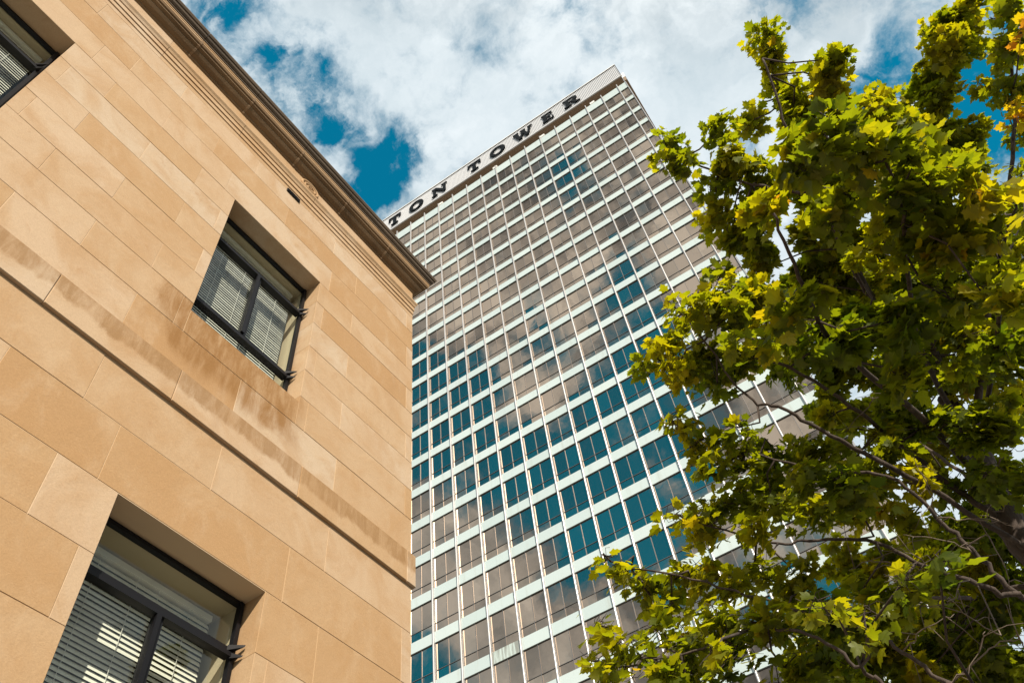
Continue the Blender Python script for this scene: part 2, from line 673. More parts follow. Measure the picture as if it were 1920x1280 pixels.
sheet('ground', -3000, 3000, -3000, 3000, -0.16, ground_material('ground_far', (0.10, 0.095, 0.08), (0.17, 0.16, 0.13), 0.05))
sheet('pavement', -40, 6.0, -60, 41.0, 0.0, M_PAVE, 0.15)
sheet('road', 6.0, 16.0, -400, 400, -0.15, M_ASPHALT)
sheet('pavement', 16.0, 20.0, -60, 160, 0.0, M_PAVE, 0.15)
kb = MB()
kb.box(6.003, 6.15, -60, 41.0, -0.152, 0.006)
link('kerb', kb.mesh('kerb', M_CONC), None, 'structure')
lm = MB()
for k in range(-20, 40):
    lm.add([(10.93, k * 6, -0.146), (11.07, k * 6, -0.146), (11.07, k * 6 + 3, -0.146), (10.93, k * 6 + 3, -0.146)], [(0, 1, 2, 3)])
link('road_marking', lm.mesh('road_marking', M_LINE), None, 'structure')
sheet('tree_pit', -0.35, 1.45, 4.7, 6.5, 0.005, M_SOIL)

# ------------------------------------------------------------------ stone building
XW = -U                      # face of the wall
YC = U * 1.231               # the corner
YL = U * -0.95               # where the wall leaves the picture behind the camera
stone = thing('stone_building', 'tan sandstone building with blinds in its windows and a moulded cornice', 'building', (XW, YC, 0))


def SP(name, me, kind=None, parent=None, label=None):
    """a part of the stone building, given in world coordinates"""
    o = link(name, me, parent or stone, kind)
    off = Vector((XW, YC, 0))
    if parent is None:
        o.location = -off
    if label:
        o['label'] = label
    return o


JW = 0.0017                  # half a joint


def block_mesh(y0, y1, z0, z1, depth=0.25, proud=0.0, m_=None, ch=0.0026):
    y0 += JW
    y1 -= JW
    z0 += JW
    z1 -= JW
    x1 = XW + proud
    xm = x1 - ch
    x0 = XW - depth
    vs = []
    for (x, i) in ((x0, 0.0), (xm, 0.0), (x1, ch)):
        vs += [(x, y0 + i, z0 + i), (x, y1 - i, z0 + i), (x, y1 - i, z1 - i), (x, y0 + i, z1 - i)]
    fs = [(0, 3, 2, 1), (8, 9, 10, 11)]
    for r in (0, 4):
        for k in range(4):
            k2 = (k + 1) % 4
            fs.append((r + k, r + k2, r + 4 + k2, r + 4 + k))
    b = MB()
    b.add(vs, fs)
    return b.mesh('stone_block', m_ or M_STONE)


WINS = [(-0.340, -0.0135, 1.546, 2.082), (0.4905, 0.8165, 1.546, 2.082), (0.4905, 0.8165, 0.47, 1.0065)]
A_ = [-0.21, 0.015, 0.2395, 0.4645, 0.654, 0.845, 1.2035]
B_ = [-0.345, -0.122, 0.1035, 0.376, 0.954]
COURSES = [   # bottom, top, vertical joints
    (2.2945, 2.385, [-0.30, -0.03, 0.241, 0.517, 0.847, 1.2015]),
    (2.1915, 2.2945, [-0.44, -0.17, 0.1075, 0.3825, 0.654, 0.956]),
    (2.082, 2.1915, [-0.40, 0.0325, 0.2425, 0.4545, 0.853, 1.203]),
    (1.982, 2.082, [-0.12, 0.104, 0.377, 0.954]),
    (1.880, 1.982, [-0.21, 0.0155, 0.2405, 0.4655, 0.845, 1.2035]),
    (1.775, 1.880, [-0.12, 0.104, 0.377, 0.956]),
    (1.673, 1.775, [-0.21, 0.0145, 0.239, 0.464, 0.846, 1.2035]),
    (1.5705, 1.673, [-0.12, 0.102, 0.375, 0.9525]),
    (1.4675, 1.5705, [-0.21, 0.013, 0.238, 0.464, 0.845, 1.204]),
    (1.3545, 1.4675, [-0.45, -0.17, 0.0985, 0.374, 0.653, 0.9545]),
    (1.1375, 1.2615, [-0.33, -0.06, 0.0985, 0.373, 0.651, 0.9545]),
    (1.0085, 1.1375, [-0.40, -0.06, 0.2365, 0.4495, 0.857, 1.1985]),
    (0.8825, 1.0085, [-0.30, 0.06, 0.376, 0.9555]),
    (0.757, 0.8825, [-0.40, -0.05, 0.23, 0.4635, 0.846, 1.2]),
    (0.632, 0.757, [-0.30, 0.06, 0.376, 0.9555]),
    (0.507, 0.632, [-0.40, -0.05, 0.23, 0.4635, 0.846, 1.2]),
    (0.382, 0.507, [-0.30, 0.06, 0.376, 0.654, 0.9555]),
    (0.257, 0.382, [-0.40, -0.05, 0.23, 0.52, 0.846, 1.2]),
    (0.130, 0.257, [-0.30, 0.06, 0.376, 0.654, 0.9555]),
    (0.0, 0.130, [-0.40, -0.05, 0.23, 0.52, 0.846, 1.2]),
    (-0.13, 0.0, [-0.30, 0.06, 0.376, 0.654, 0.9555]),
    (-0.255, -0.13, [-0.40, -0.05, 0.23, 0.52, 0.846, 1.2]),
    (-0.3636, -0.255, [-0.30, 0.06, 0.376, 0.654, 0.9555]),
]


def wall_pieces(z0, z1, joints):
    """cut one course at its joints and round the windows"""
    cuts = [-0.95] + [-0.72] + sorted(joints) + [1.231]
    out_ = []
    for a, b in zip(cuts[:-1], cuts[1:]):
        segs = [(a, b, z0, z1)]
        for (wy0, wy1, wz0, wz1) in WINS:
            new = []
            for (p, q, r, s) in segs:
                if q <= wy0 or p >= wy1 or s <= wz0 + 1e-6 or r >= wz1 - 1e-6:
                    new.append((p, q, r, s))
                    continue
                if p < wy0 - 1e-6:
                    new.append((p, wy0, r, s))
                if q > wy1 + 1e-6:
                    new.append((wy1, q, r, s))
                if r < wz0 - 0.004:
                    new.append((max(p, wy0), min(q, wy1), r, wz0))
            segs = new
        out_ += segs
    return out_


for (z0, z1, joints) in COURSES:
    pcs = wall_pieces(z0, z1, joints)
    for (a, b, c, d) in pcs:
        if b - a < 0.004:
            continue
        mt = M_STONE
        if 1.35 < c < 1.56 and 0.2 < a < 1.0:
            mt = M_SILLSTONE
        end = U * b + (JW if b > 1.23 else 0)
        SP('stone_block', block_mesh(U * a, end, zz(c), zz(d), proud=random.uniform(-0.0012, 0.0012), m_=mt))

# belt course
for a, b in zip([-0.95, -0.60, -0.315, -0.04, 0.2385, 0.515, 0.849, 1.2065], [-0.60, -0.315, -0.04, 0.2385, 0.515, 0.849, 1.2065, 1.2387]):
    SP('belt_stone', block_mesh(U * a, U * b + (JW if b > 1.23 else 0), zz(1.262), zz(1.354), proud=U * 0.0077, m_=M_BELT, ch=0.006))


def cornice_faces(prof):  # fillet in wall stone, soffit and upper mouldings in darker stone
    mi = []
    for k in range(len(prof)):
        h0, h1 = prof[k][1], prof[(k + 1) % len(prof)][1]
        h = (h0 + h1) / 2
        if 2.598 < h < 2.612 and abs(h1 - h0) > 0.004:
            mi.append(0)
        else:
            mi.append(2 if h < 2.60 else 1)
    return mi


M_CO = [M_CORNICE, M_DARKSTONE, M_SOFFITSTONE]


def profile_piece(name, prof, a, b, m_, ends=False):
    """extrude a (projection, height) profile along the wall"""
    bld = MB()
    bld.prism([(XW + U * d, zz(h)) for d, h in prof], 'y', U * a + 0.0025, U * b - 0.0025)
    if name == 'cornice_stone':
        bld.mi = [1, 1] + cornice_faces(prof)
    return SP(name, bld.mesh(name, m_))


# frieze: two fillets and a lip
FR = [(-0.05, 2.385), (0.0, 2.385), (0.0, 2.4040), (-0.0035, 2.4042), (-0.0035, 2.4075), (0.0022, 2.4077), (0.0022, 2.4255), (-0.0020, 2.4257), (-0.0020, 2.4290), (0.0050, 2.4292), (0.0050, 2.4480), (0.0005, 2.4482), (0.0005, 2.4515), (0.0068, 2.4525),
      (0.0090, 2.4620), (0.0130, 2.4695), (0.0130, 2.4765), (0.0095, 2.4810), (0.0, 2.4870), (0.0, 2.5440), (-0.05, 2.5440)]
for a, b in zip([-0.95, -0.51, -0.20, 0.142, 0.43, 0.73, 1.03], [-0.51, -0.20, 0.142, 0.43, 0.73, 1.03, None]):
    if b is not None:
        profile_piece('frieze_stone', FR, a, b, M_CORNICE)
    else:
        # mitred end: follow the profile round the corner
        bld = MB()
        n = len(FR)
        r0 = [(XW + U * d, U * a + 0.0025, zz(h)) for d, h in FR]
        r1 = [(XW + U * d, U * (1.231 + d), zz(h)) for d, h in FR]
        bld.add(r0 + r1, [tuple(range(n))[::-1], tuple(range(n, 2 * n))] + [(i, (i + 1) % n, n + (i + 1) % n, n + i) for i in range(n)])
        SP('frieze_stone', bld.mesh('frieze_stone', M_CORNICE))
CO = [(-0.05, 2.5442), (0.0, 2.5442), (0.0045, 2.5470), (0.0045, 2.5530), (0.0110, 2.5560), (0.0180, 2.5610), (0.0245, 2.5690), (0.0245, 2.5735),
      (0.0290, 2.5760), (0.0345, 2.5800), (0.0345, 2.5860), (0.0392, 2.5885), (0.0425, 2.5985), (0.0425, 2.6060), (0.0440, 2.6062), (0.0440, 2.6115), (0.0468, 2.6145), (0.0468, 2.6200),
      (0.0500, 2.6215), (0.0545, 2.6265), (0.0565, 2.6330), (0.0565, 2.6360), (0.0600, 2.6365), (0.0636, 2.6440), (0.0636, 2.6490), (-0.05, 2.660)]
CJ = [-0.95, -0.64, -0.44, -0.23, -0.02, 0.196, 0.41, 0.625, 0.84, 1.055]
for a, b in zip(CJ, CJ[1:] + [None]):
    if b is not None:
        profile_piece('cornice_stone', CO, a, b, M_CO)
    else:
        bld = MB()
        n = len(CO)
        r0 = [(XW + U * d, U * a + 0.0025, zz(h)) for d, h in CO]
        r1 = [(XW + U * d, U * (1.231 + d), zz(h)) for d, h in CO]
        bld.add(r0 + r1, [tuple(range(n))[::-1], tuple(range(n, 2 * n))] + [(i, (i + 1) % n, n + (i + 1) % n, n + i) for i in range(n)])
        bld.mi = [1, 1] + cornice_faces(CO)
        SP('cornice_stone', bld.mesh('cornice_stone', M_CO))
for b_ in CJ[1:]:
    # mortar bead across the underside at each joint
    pr = [(d + 0.0010, h - 0.0010) for d, h in CO[1:14]] + [(0.030, 2.600), (-0.02, 2.56)]
    bld = MB()
    bld.prism([(XW + U * d, zz(h)) for d, h in pr], 'y', U * b_ - 0.016, U * b_ + 0.016)
    SP('mortar_bead', bld.mesh('mortar_bead', M_BEAD))
# the cornice, frieze and belt carried along the side wall
for nm, pr, top in (('cornice_return', CO, 0), ('frieze_return', FR, 0)):
    bld = MB()
    n = len(pr)
    r0 = [(XW + U * d, YC + U * d, zz(h)) for d, h in pr]
    r1 = [(XW - 14.0, YC + U * d, zz(h)) for d, h in pr]
    bld.add(r0 + r1, [tuple(range(n))[::-1], tuple(range(n, 2 * n))] + [(i, (i + 1) % n, n + (i + 1) % n, n + i) for i in range(n)])
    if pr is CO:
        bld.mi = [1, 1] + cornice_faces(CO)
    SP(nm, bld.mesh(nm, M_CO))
bld = MB()
bld.box(XW - 14.0, XW - 0.255, YC - 0.2, YC + U * 0.0077, zz(1.262), zz(1.354))
SP('belt_return', bld.mesh('belt_return', M_BELT))

# the mass behind the blocks: mortar face with window holes, side walls, roof
bld = MB()
ys = sorted({-0.95, 1.231} | {w[0] for w in WINS} | {w[1] for w in WINS})
zs = sorted({-0.3636, 2.54} | {w[2] for w in WINS} | {w[3] for w in WINS})
for y0, y1 in zip(ys[:-1], ys[1:]):
    for z0, z1 in zip(zs[:-1], zs[1:]):
        cy, cz = (y0 + y1) / 2, (z0 + z1) / 2
        if any(w[0] < cy < w[1] and w[2] < cz < w[3] for w in WINS):
            continue
        e0 = 0.004 if any(abs(w[1] - y0) < 1e-6 and w[2] < cz < w[3] for w in WINS) else 0
        e1 = 0.004 if any(abs(w[0] - y1) < 1e-6 and w[2] < cz < w[3] for w in WINS) or y1 > 1.23 else 0
        t0 = 0.004 if any(abs(w[3] - z0) < 1e-6 and w[0] < cy < w[1] for w in WINS) else 0
        t1 = 0.004 if any(abs(w[2] - z1) < 1e-6 and w[0] < cy < w[1] for w in WINS) else 0
        bld.box(XW - 0.40, XW - 0.0035, U * y0 + e0, U * y1 - e1, zz(z0) + t0, zz(z1) - t1)
SP('mortar_backing', bld.mesh('mortar_backing', M_MORTAR))
bld = MB()
bld.box(XW - 14, XW - 0.252, YC - 0.3, YC - 0.002, 0, zz(2.54))
bld.box(XW - 14, XW - 13.7, YL, YC - 0.302, 0, zz(2.54))
bld.box(XW - 13.698, XW - 0.402, YL, YL + 0.3, 0, zz(2.54))
SP('side_wall', bld.mesh('side_wall', M_STONE))
bld = MB()
bld.box(XW - 13.9, XW - 0.25, YL + 0.05, YC - 0.25, zz(2.545), zz(2.58))
SP('roof', bld.mesh('roof', M_ROOF))

# carved spiral boss on the frieze
bld = MB()
cy, cz = U * 0.7075, zz(2.5150)
for r, w in ((0.150, 0.022), (0.098, 0.018)):
    bld.tube([(XW + 0.012, cy + r * math.cos(a), cz + r * 0.78 * math.sin(a)) for a in np.linspace(0, 2 * math.pi, 33)], w, 8, cap=False)
bld.tube([(XW + 0.016, cy + (0.012 + 0.0105 * a) * math.cos(a), cz + 0.78 * (0.012 + 0.0105 * a) * math.sin(a)) for a in np.linspace(0, 6.0, 30)], 0.015, 8)
bld.prism([(cy + 0.135 * math.cos(a), cz + 0.105 * math.sin(a)) for a in np.linspace(0, 2 * math.pi, 24, endpoint=False)], 'x', XW - 0.02, XW + 0.008)
SP('rosette', bld.mesh('rosette', M_CORNICE, True), label='carved spiral boss on the frieze')
# narrow dark vent under the frieze
bld = MB()
bld.box(XW - 0.01, XW + 0.012, U * 0.630, U * 0.684, zz(2.3745), zz(2.3915))
vent = SP('wall_vent', bld.mesh('wall_vent', M_DARKVOID), label='narrow dark louvred vent under the frieze')
for k in range(4):
    b2 = MB()
    z_ = zz(2.3755) + k * 0.019
    b2.box(XW + 0.012, XW + 0.020, U * 0.632, U * 0.682, z_, z_ + 0.006)
    link('louvre', b2.mesh('louvre', M_BLACK), vent)

# ------------------------------------------------------------------ windows of the stone building
XF = XW - U * 0.0500         # front of the steel frame
XG = XF - 0.03               # glass


def frame_bars(y0, y1, z0, z1, t1, t2, ym):
    b = MB()
    w = 0.034
    d0, d1 = XF - 0.05, XF
    b.box(d0, d1, y0, y0 + w, z0, z1)
    b.box(d0, d1, y1 - w, y1, z0, z1)
    b.box(d0, d1 - 0.003, y0 + w, y1 - w, z1 - w, z1)
    b.box(d0, d1 - 0.003, y0 + w, y1 - w, z0, z0 + w)
    for (y_a, y_b) in ((y0 + 0.012, y0 + w + 0.012), (y1 - w - 0.012, y1 - 0.012)):
        b.box(d1 + 0.0005, d1 + 0.014, y_a, y_b, z0 + 0.01, z1 - 0.01)
    return b


names_w = ['steel window in the upper storey cut by the photo edge', 'steel window in the middle of the upper wall', 'steel window below the belt course']
slat_me = None
for wi, (wy0, wy1, wz0, wz1) in enumerate(WINS):
    y0, y1, z0, z1 = U * wy0 + 0.004, U * wy1 - 0.004, zz(wz0) + 0.004, zz(wz1) - 0.004
    t1 = zz(1.9555) if wz0 > 1.2 else zz(0.8985)
    t2 = zz(1.6735) if wz0 > 1.2 else zz(0.6165)
    ym = (y0 + y1) / 2 + 0.012
    win = SP('window', frame_bars(y0, y1, z0, z1, t1, t2, ym).mesh('window', M_BLACK), label=names_w[wi])
    for tt in (t1, t2):
        b = MB()
        b.box(XF - 0.06, XF + 0.010, y0 + 0.043, y1 - 0.043, tt - 0.034, tt + 0.034)
        b.box(XF + 0.0105, XF + 0.03, y0 + 0.02, y1 - 0.02, tt - 0.048, tt - 0.012)
        link('transom', b.mesh('transom', M_BLACK), win)
        for ye, sgn in ((y1 - 0.02, 1), (y0 + 0.02, -1)):
            # the two black horns at the end of each transom
            b = MB()
            b.add([(XF + 0.01, ye - sgn * 0.07, tt + 0.045), (XF + 0.01, ye - sgn * 0.02, tt + 0.045), (XF + 0.115, ye + sgn * 0.012, tt + 0.035),
                   (XF + 0.01, ye - sgn * 0.07, tt + 0.0), (XF + 0.01, ye - sgn * 0.02, tt + 0.0), (XF + 0.115, ye + sgn * 0.008, tt + 0.016)],
                  [(0, 1, 2), (3, 5, 4), (0, 2, 5, 3), (1, 4, 5, 2), (0, 3, 4, 1)])
            b.add([(XF + 0.01, ye - sgn * 0.05, tt - 0.01), (XF + 0.01, ye - sgn * 0.01, tt - 0.01), (XF + 0.105, ye + sgn * 0.014, tt - 0.05),
                   (XF + 0.01, ye - sgn * 0.05, tt - 0.06), (XF + 0.01, ye - sgn * 0.01, tt - 0.06), (XF + 0.10, ye + sgn * 0.010, tt - 0.062)],
                  [(0, 1, 2), (3, 5, 4), (0, 2, 5, 3), (1, 4, 5, 2), (0, 3, 4, 1)])
            link('hinge_horn', b.mesh('hinge_horn', M_BLACK), win)
    b = MB()
    b.box(XF - 0.06, XF + 0.006, ym - 0.032, ym + 0.032, t2 + 0.044, t1 - 0.044)
    b.box(XF + 0.0065, XF + 0.032, ym - 0.046, ym - 0.004, t2 + 0.05, t1 - 0.05)
    link('mullion', b.mesh('mullion', M_BLACK), win)
    for (a, c, e_, f_) in ((y0 + 0.044, y1 - 0.044, t1 + 0.044, z1 - 0.044), (y0 + 0.044, ym - 0.034, t2 + 0.044, t1 - 0.044),
                           (ym + 0.034, y1 - 0.044, t2 + 0.044, t1 - 0.044), (y0 + 0.044, y1 - 0.044, z0 + 0.044, t2 - 0.044)):
        b = MB()
        b.add([(XG, a, e_), (XG, c, e_), (XG, c, f_), (XG, a, f_)], [(0, 1, 2, 3)])
        link('pane', b.mesh('pane', M_GLASS, fix=False), win)
    # white metal sill in front of the frame
    b = MB()
    b.box(XF - 0.02, XW - 0.02, y0 + 0.002, y1 - 0.002, z0 - 0.002, z0 + 0.022)
    link('sill', b.mesh('sill', M_WHITEPAINT), win)
    # plastered reveal and the room behind
    b = MB()
    g = XF - 0.063
    deep = XW - 3.2
    xr = XW - 0.62
    for (a, c) in (((g, y0 + 0.02), (xr, y0 - 0.0)), ((g, y1 - 0.02), (xr, y1 + 0.0))):
        b.add([(a[0], a[1], z0), (c[0], c[1], z0), (c[0], c[1], z1), (a[0], a[1], z1)], [(0, 1, 2, 3)])
    b.add([(g, y0 + 0.02, z1 - 0.02), (xr, y0, z1 - 0.005), (xr, y1, z1 - 0.005), (g, y1 - 0.02, z1 - 0.02)], [(0, 1, 2, 3)])
    b.add([(g, y0 + 0.02, z0 + 0.03), (xr, y0, z0 + 0.03), (xr, y1, z0 + 0.03), (g, y1 - 0.02, z0 + 0.03)], [(0, 1, 2, 3)])
    link('reveal', b.mesh('reveal', M_PLASTER, fix=False), win)
    b = MB()
    ya, yb, za, zb = y0 - 0.7, y1 + 0.7, z0 - 0.75, z1 + 0.3
    b.add([(xr, ya, za), (deep, ya, za), (deep, ya, zb), (xr, ya, zb), (xr, yb, za), (deep, yb, za), (deep, yb, zb), (xr, yb, zb)],
          [(0, 1, 2, 3), (4, 5, 6, 7), (1, 2, 6, 5), (0, 1, 5, 4), (2, 3, 7, 6)])
    for (p, q, r, s) in ((ya, y0, za, zb), (y1, yb, za, zb), (y0, y1, z1, zb), (y0, y1, za, z0)):
        b.add([(xr, p, r), (xr, q, r), (xr, q, s), (xr, p, s)], [(0, 1, 2, 3)])
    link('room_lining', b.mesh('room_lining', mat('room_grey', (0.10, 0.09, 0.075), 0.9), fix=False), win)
    # venetian blind
    xb = XF - (0.30 if wi == 2 else 0.19)
    by0, by1 = y0 + 0.045, y1 - 0.075
    btop = z1 - 0.075
    blind = thing('venetian_blind', ['white venetian blind in the window at the photo corner beside the upper wall',
                                     'white sunlit venetian blind in the middle window under the frieze',
                                     'cream venetian blind in the lowest window under the belt course'][wi], 'blind',
                  (xb, (by0 + by1) / 2, z0 + 0.05), 0, 'venetian blinds in the stone building')
    L2 = (by1 - by0) / 2
    if slat_me is None:
        b = MB()
        tilt = R_(67)
        prof = []
        for k in range(5):
            u = (k / 4 - 0.5) * 0.050
            bow = 0.0028 * (1 - (2 * k / 4 - 1) ** 2)
            # rises going indoors, so the outer edge hangs low
            prof.append((-u * math.cos(tilt) + bow * math.sin(tilt), u * math.sin(tilt) + bow * math.cos(tilt)))
        vs = [(p[0], yy, p[1]) for yy in (-L2, L2) for p in prof]
        b.add(vs, [(k, k + 1, k + 6, k + 5) for k in range(4)])
        slat_me = b.mesh('slat', M_BLIND, True, fix=False)
    nsl = int((btop - z0 - 0.10) / 0.042)
    for k in range(nsl):
        link('slat', slat_me, blind, None, (0, 0, btop - 0.04 - 0.042 * k - (z0 + 0.05)), (R_(random.uniform(-0.25, 0.25)), R_(random.uniform(-3, 3)), 0))
    b = MB()
    b.box(-0.03, 0.03, -L2, L2, btop - (z0 + 0.05), btop + 0.05 - (z0 + 0.05))
    link('head_rail', b.mesh('head_rail', M_BLIND), blind)
    for yy in (-L2 * 0.62, -L2 * 0.10, L2 * 0.20, L2 * 0.66):
        b = MB()
        b.tube([(0.024, yy, 0.0), (0.024, yy + 0.004, btop - (z0 + 0.05))], 0.0022, 4)
        link('cord', b.mesh('cord', M_CORD), blind)

# ------------------------------------------------------------------ the glass tower
TY = 47.0


def tz(v):
    return ZB + TY * v


tower = thing('office_tower', 'tall glass office tower with pale mint spandrels and white vertical fins', 'building',
              (TN.x * TY, TN.y * TY, 0), TOWER_ROT)
XR = 0.0268 * TY
NB = 24
FIN = [(0.0005 - 0.0556 * k) * TY for k in range(NB)]          # from right to left
XL = FIN[-1] - 0.0556 * TY
BAYS = [(FIN[0], XR)] + [(FIN[k + 1], FIN[k]) for k in range(NB - 1)] + [(XL, FIN[-1])]
PITCHF = 0.09115
FLOORS = [0.795 + PITCHF * k for k in range(-8, 18)]           # tops of the spandrels
SPH = 0.0218
ROOFZ = 2.4545


def T2W(x, y, z):
    c, s = math.cos(TOWER_ROT), math.sin(TOWER_ROT)
    return Vector((TN.x * TY + c * x - s * y, TN.y * TY + s * x + c * y, z))


def project(p):
    d = p - EYE
    w = d.dot(AZ)
    return 960 + FPX * d.dot(AX) / w, 640 + FPX * d.dot(AY) / w, w


def tp(name, me, kind=None, loc=None, rot=None, label=None):
    o = link(name, me, tower, kind, loc, rot)
    if label:
        o['label'] = label
    return o


bw = BAYS[1][1] - BAYS[1][0]
FW = 0.078                     # fin half width
cells = []
for bi, (xa, xb_) in enumerate(BAYS):
    for fi, ft in enumerate(FLOORS):
        top = FLOORS[fi + 1] - SPH if fi + 1 < len(FLOORS) else 2.4123
        px, py, w = project(T2W((xa + xb_) / 2, 0, tz(ft + 0.03)))
        vis = 765 < px < 1960 and -10 < py < 1300
        hid = px > 1480 and py > 300
        cells.append([(0 if vis else 2) + (1 if hid else 0), w, bi, fi, xa, xb_, ft, top])
cells.sort(key=lambda c: (c[0], c[1]))


def window_shapes(width, height, hop):
    """frame and the four panes of one bay; origin at the bottom middle, glass plane at y=0"""
    h2 = width / 2 - FW
    fr = MB()
    t = 0.032
    fr.box(-h2, h2, -0.05, 0.02, 0.0, t)
    fr.box(-h2, h2, -0.05, 0.02, height - t, height)
    for sx in (-1, 1):
        x0, x1 = sorted((sx * h2, sx * (h2 - t)))
        fr.box(x0, x1, -0.05, 0.02, t + 0.002, height - t - 0.002)
    fr.box(-h2 + t, -0.022, -0.045, 0.02, hop - 0.022, hop + 0.022)
    fr.box(0.022, h2 - t, -0.045, 0.02, hop - 0.022, hop + 0.022)
    return fr, h2, t


def pane_me(x0, x1, z0, z1, name):
    b = MB()
    cx, cz = (x0 + x1) / 2, (z0 + z1) / 2
    b.add([(x0 - cx, 0, z0 - cz), (x1 - cx, 0, z0 - cz), (x1 - cx, 0, z1 - cz), (x0 - cx, 0, z1 - cz)], [(0, 1, 2, 3)])
    return b.mesh(name, M_TGLASS, fix=False), (cx, cz)


cache = {}


def win_set(width, height):
    key = (round(width, 3), round(height, 3))
    if key not in cache:
        hop = 0.0178 * TY
        fr, h2, t = window_shapes(width, height, hop)
        panes = []
        for x0, x1 in ((-h2 + t, -0.02), (0.02, h2 - t)):
            panes.append(pane_me(x0, x1, hop + 0.02, height - t, 'pane'))
            panes.append(pane_me(x0, x1, t, hop - 0.02, 'hopper_pane'))
        mu = MB()
        mu.box(-0.020, 0.020, -0.055, 0.018, t + 0.003, height - t - 0.003)
        cache[key] = (fr.mesh('window', M_FRAME), panes, mu.mesh('mullion', M_MULL), fr, (h2, t, hop))
    return cache[key]


def spandrel_me(width, height):
    b = MB()
    h2 = width / 2 - 0.012
    b.box(-h2, h2, -0.02, 0.30, 0.012, height - 0.012)
    return b


sp_cache = {}
GY = 0.10                      # glass set back from the spandrel face
rest_fr, rest_gl, rest_sp, rest_mu = MB(), MB(), MB(), MB()
stain_cell = None
best = 1e9
for c in cells[:300]:
    px, py, w = project(T2W((c[4] + c[5]) / 2, 0, tz(c[6] - SPH / 2)))
    dd = (px - 946) ** 2 + (py - 1228) ** 2
    if dd < best:
        best, stain_cell = dd, (c[2], c[3])
for i, (_, w, bi, fi, xa, xb_, ft, top) in enumerate(cells):
    width, height = xb_ - xa, (top - ft) * TY
    xc, zc = (xa + xb_) / 2, tz(ft)
    me, panes, mme, frb, (h2, t, hop) = win_set(width, height)
    sk = round(width, 3)
    if sk not in sp_cache:
        b = spandrel_me(width, SPH * TY)
        sp_cache[sk] = (b, b.mesh('spandrel_panel', M_PANEL))
    if i < 300:
        wo = tp('window', me, None, (xc, GY, zc))
        for k, (pm, (cx, cz)) in enumerate(panes):
            s_ = 0.16 if k % 2 == 0 else 0.45
            link(pm.name.split('.')[0], pm, wo, None, (cx, 0, cz), (R_(random.gauss(0, s_)), 0, R_(random.gauss(0, s_))))
        link('mullion', mme, wo)
        if (bi, fi) == stain_cell:
            sm = sp_cache[sk][1].copy()
            sm.materials.clear()
            sm.materials.append(M_STAINPANEL)
            tp('spandrel_panel', sm, None, (xc, 0, zc - SPH * TY), label='spandrel panel streaked with grey water stains')
        else:
            tp('spandrel_panel', sp_cache[sk][1], None, (xc, random.uniform(-0.004, 0.004), zc - SPH * TY))
    else:
        rest_fr.add([(v[0] + xc, v[1] + GY, v[2] + zc) for v in frb.v], frb.f)
        for k, (x0, x1) in enumerate(((-h2 + t, -0.02), (0.02, h2 - t))):
            for (za, zb) in ((hop + 0.02, height - t), (t, hop - 0.02)):
                a = math.tan(R_(random.gauss(0, 0.16)))
                g = math.tan(R_(random.gauss(0, 0.16)))
                ww, hh = (x1 - x0) / 2, (zb - za) / 2
                rest_gl.add([(xc + x0, GY - ww * g - hh * a, zc + za), (xc + x1, GY + ww * g - hh * a, zc + za),
                             (xc + x1, GY + ww * g + hh * a, zc + zb), (xc + x0, GY - ww * g + hh * a, zc + zb)], [(0, 1, 2, 3)])
        rest_mu.box(xc - 0.02, xc + 0.02, GY - 0.055, GY + 0.018, zc + t + 0.003, zc + height - t - 0.003)
        b = sp_cache[sk][0]
        rest_sp.add([(v[0] + xc, v[1], v[2] + zc - SPH * TY) for v in b.v], b.f)
tp('window_frame', rest_fr.mesh('window_frame', M_FRAME, fix=False), 'stuff')
tp('window_glass', rest_gl.mesh('window_glass', M_TGLASS, fix=False), 'stuff')
tp('window_mullion', rest_mu.mesh('window_mullion', M_MULL, fix=False), 'stuff')
tp('spandrel', rest_sp.mesh('spandrel', M_PANEL, fix=False), 'stuff')
# the top spandrel row is taller
for bi, (xa, xb_) in enumerate(BAYS):
    b = MB()
    b.box(xa + 0.012, xb_ - 0.012, -0.02, 0.30, tz(2.4123) + 0.012, tz(ROOFZ))
    tp('spandrel_panel', b.mesh('spandrel_panel', M_PANEL))
# fins: flat sides and a rounded nose
b = MB()
nose = [(-FW, 0.14), (-FW, -0.13)] + [(FW * math.cos(a), -0.13 - 0.07 * math.sin(a)) for a in np.linspace(math.pi, 0, 9)[1:-1]] + [(FW, -0.13), (FW, 0.14)]
b.prism(nose, 'z', 0.0, tz(2.4665))
fin_me = b.mesh('fin', M_ALU)
for k, x in enumerate(FIN):
    tp('fin', fin_me, None, (x, 0, 0))
b = MB()
b.box(XR - 0.005, XR + 0.12, -0.10, 0.4, 0, tz(ROOFZ) - 0.01)
tp('corner_trim', b.mesh('corner_trim', M_ALU))
# body, ledge, penthouse wall, soffit and fascia
b = MB()
b.box(XL, XR - 0.01, 0.31, 27, 0, tz(ROOFZ) - 0.3)
tp('tower_core', b.mesh('tower_core', M_CONC))
b = MB()
b.box(XL, XR - 0.01, 0.302, 27, tz(ROOFZ) - 0.29, tz(ROOFZ) - 0.06)
tp('roof_ledge', b.mesh('roof_ledge', M_ROOF))
FZ0, FZ1 = tz(2.5077), tz(2.6125)
b = MB()
b.box(XL + 0.4, XR - 0.5, 1.5, 26, tz(ROOFZ) - 0.055, FZ0 + 0.05)
tp('penthouse_wall', b.mesh('penthouse_wall', M_SOFFIT))
b = MB()
b.box(XL, XR - 0.03, 0.02, 26.5, FZ0 + 0.06, FZ0 + 0.25)
tp('soffit', b.mesh('soffit', M_SOFFIT))
fas = MB()
fas.box(XL, XR, -0.06, 0.012, FZ0, FZ1)
fo = tp('fascia', fas.mesh('fascia', M_FASCIA))
b = MB()
nr = int((XR - XL) / 0.235)
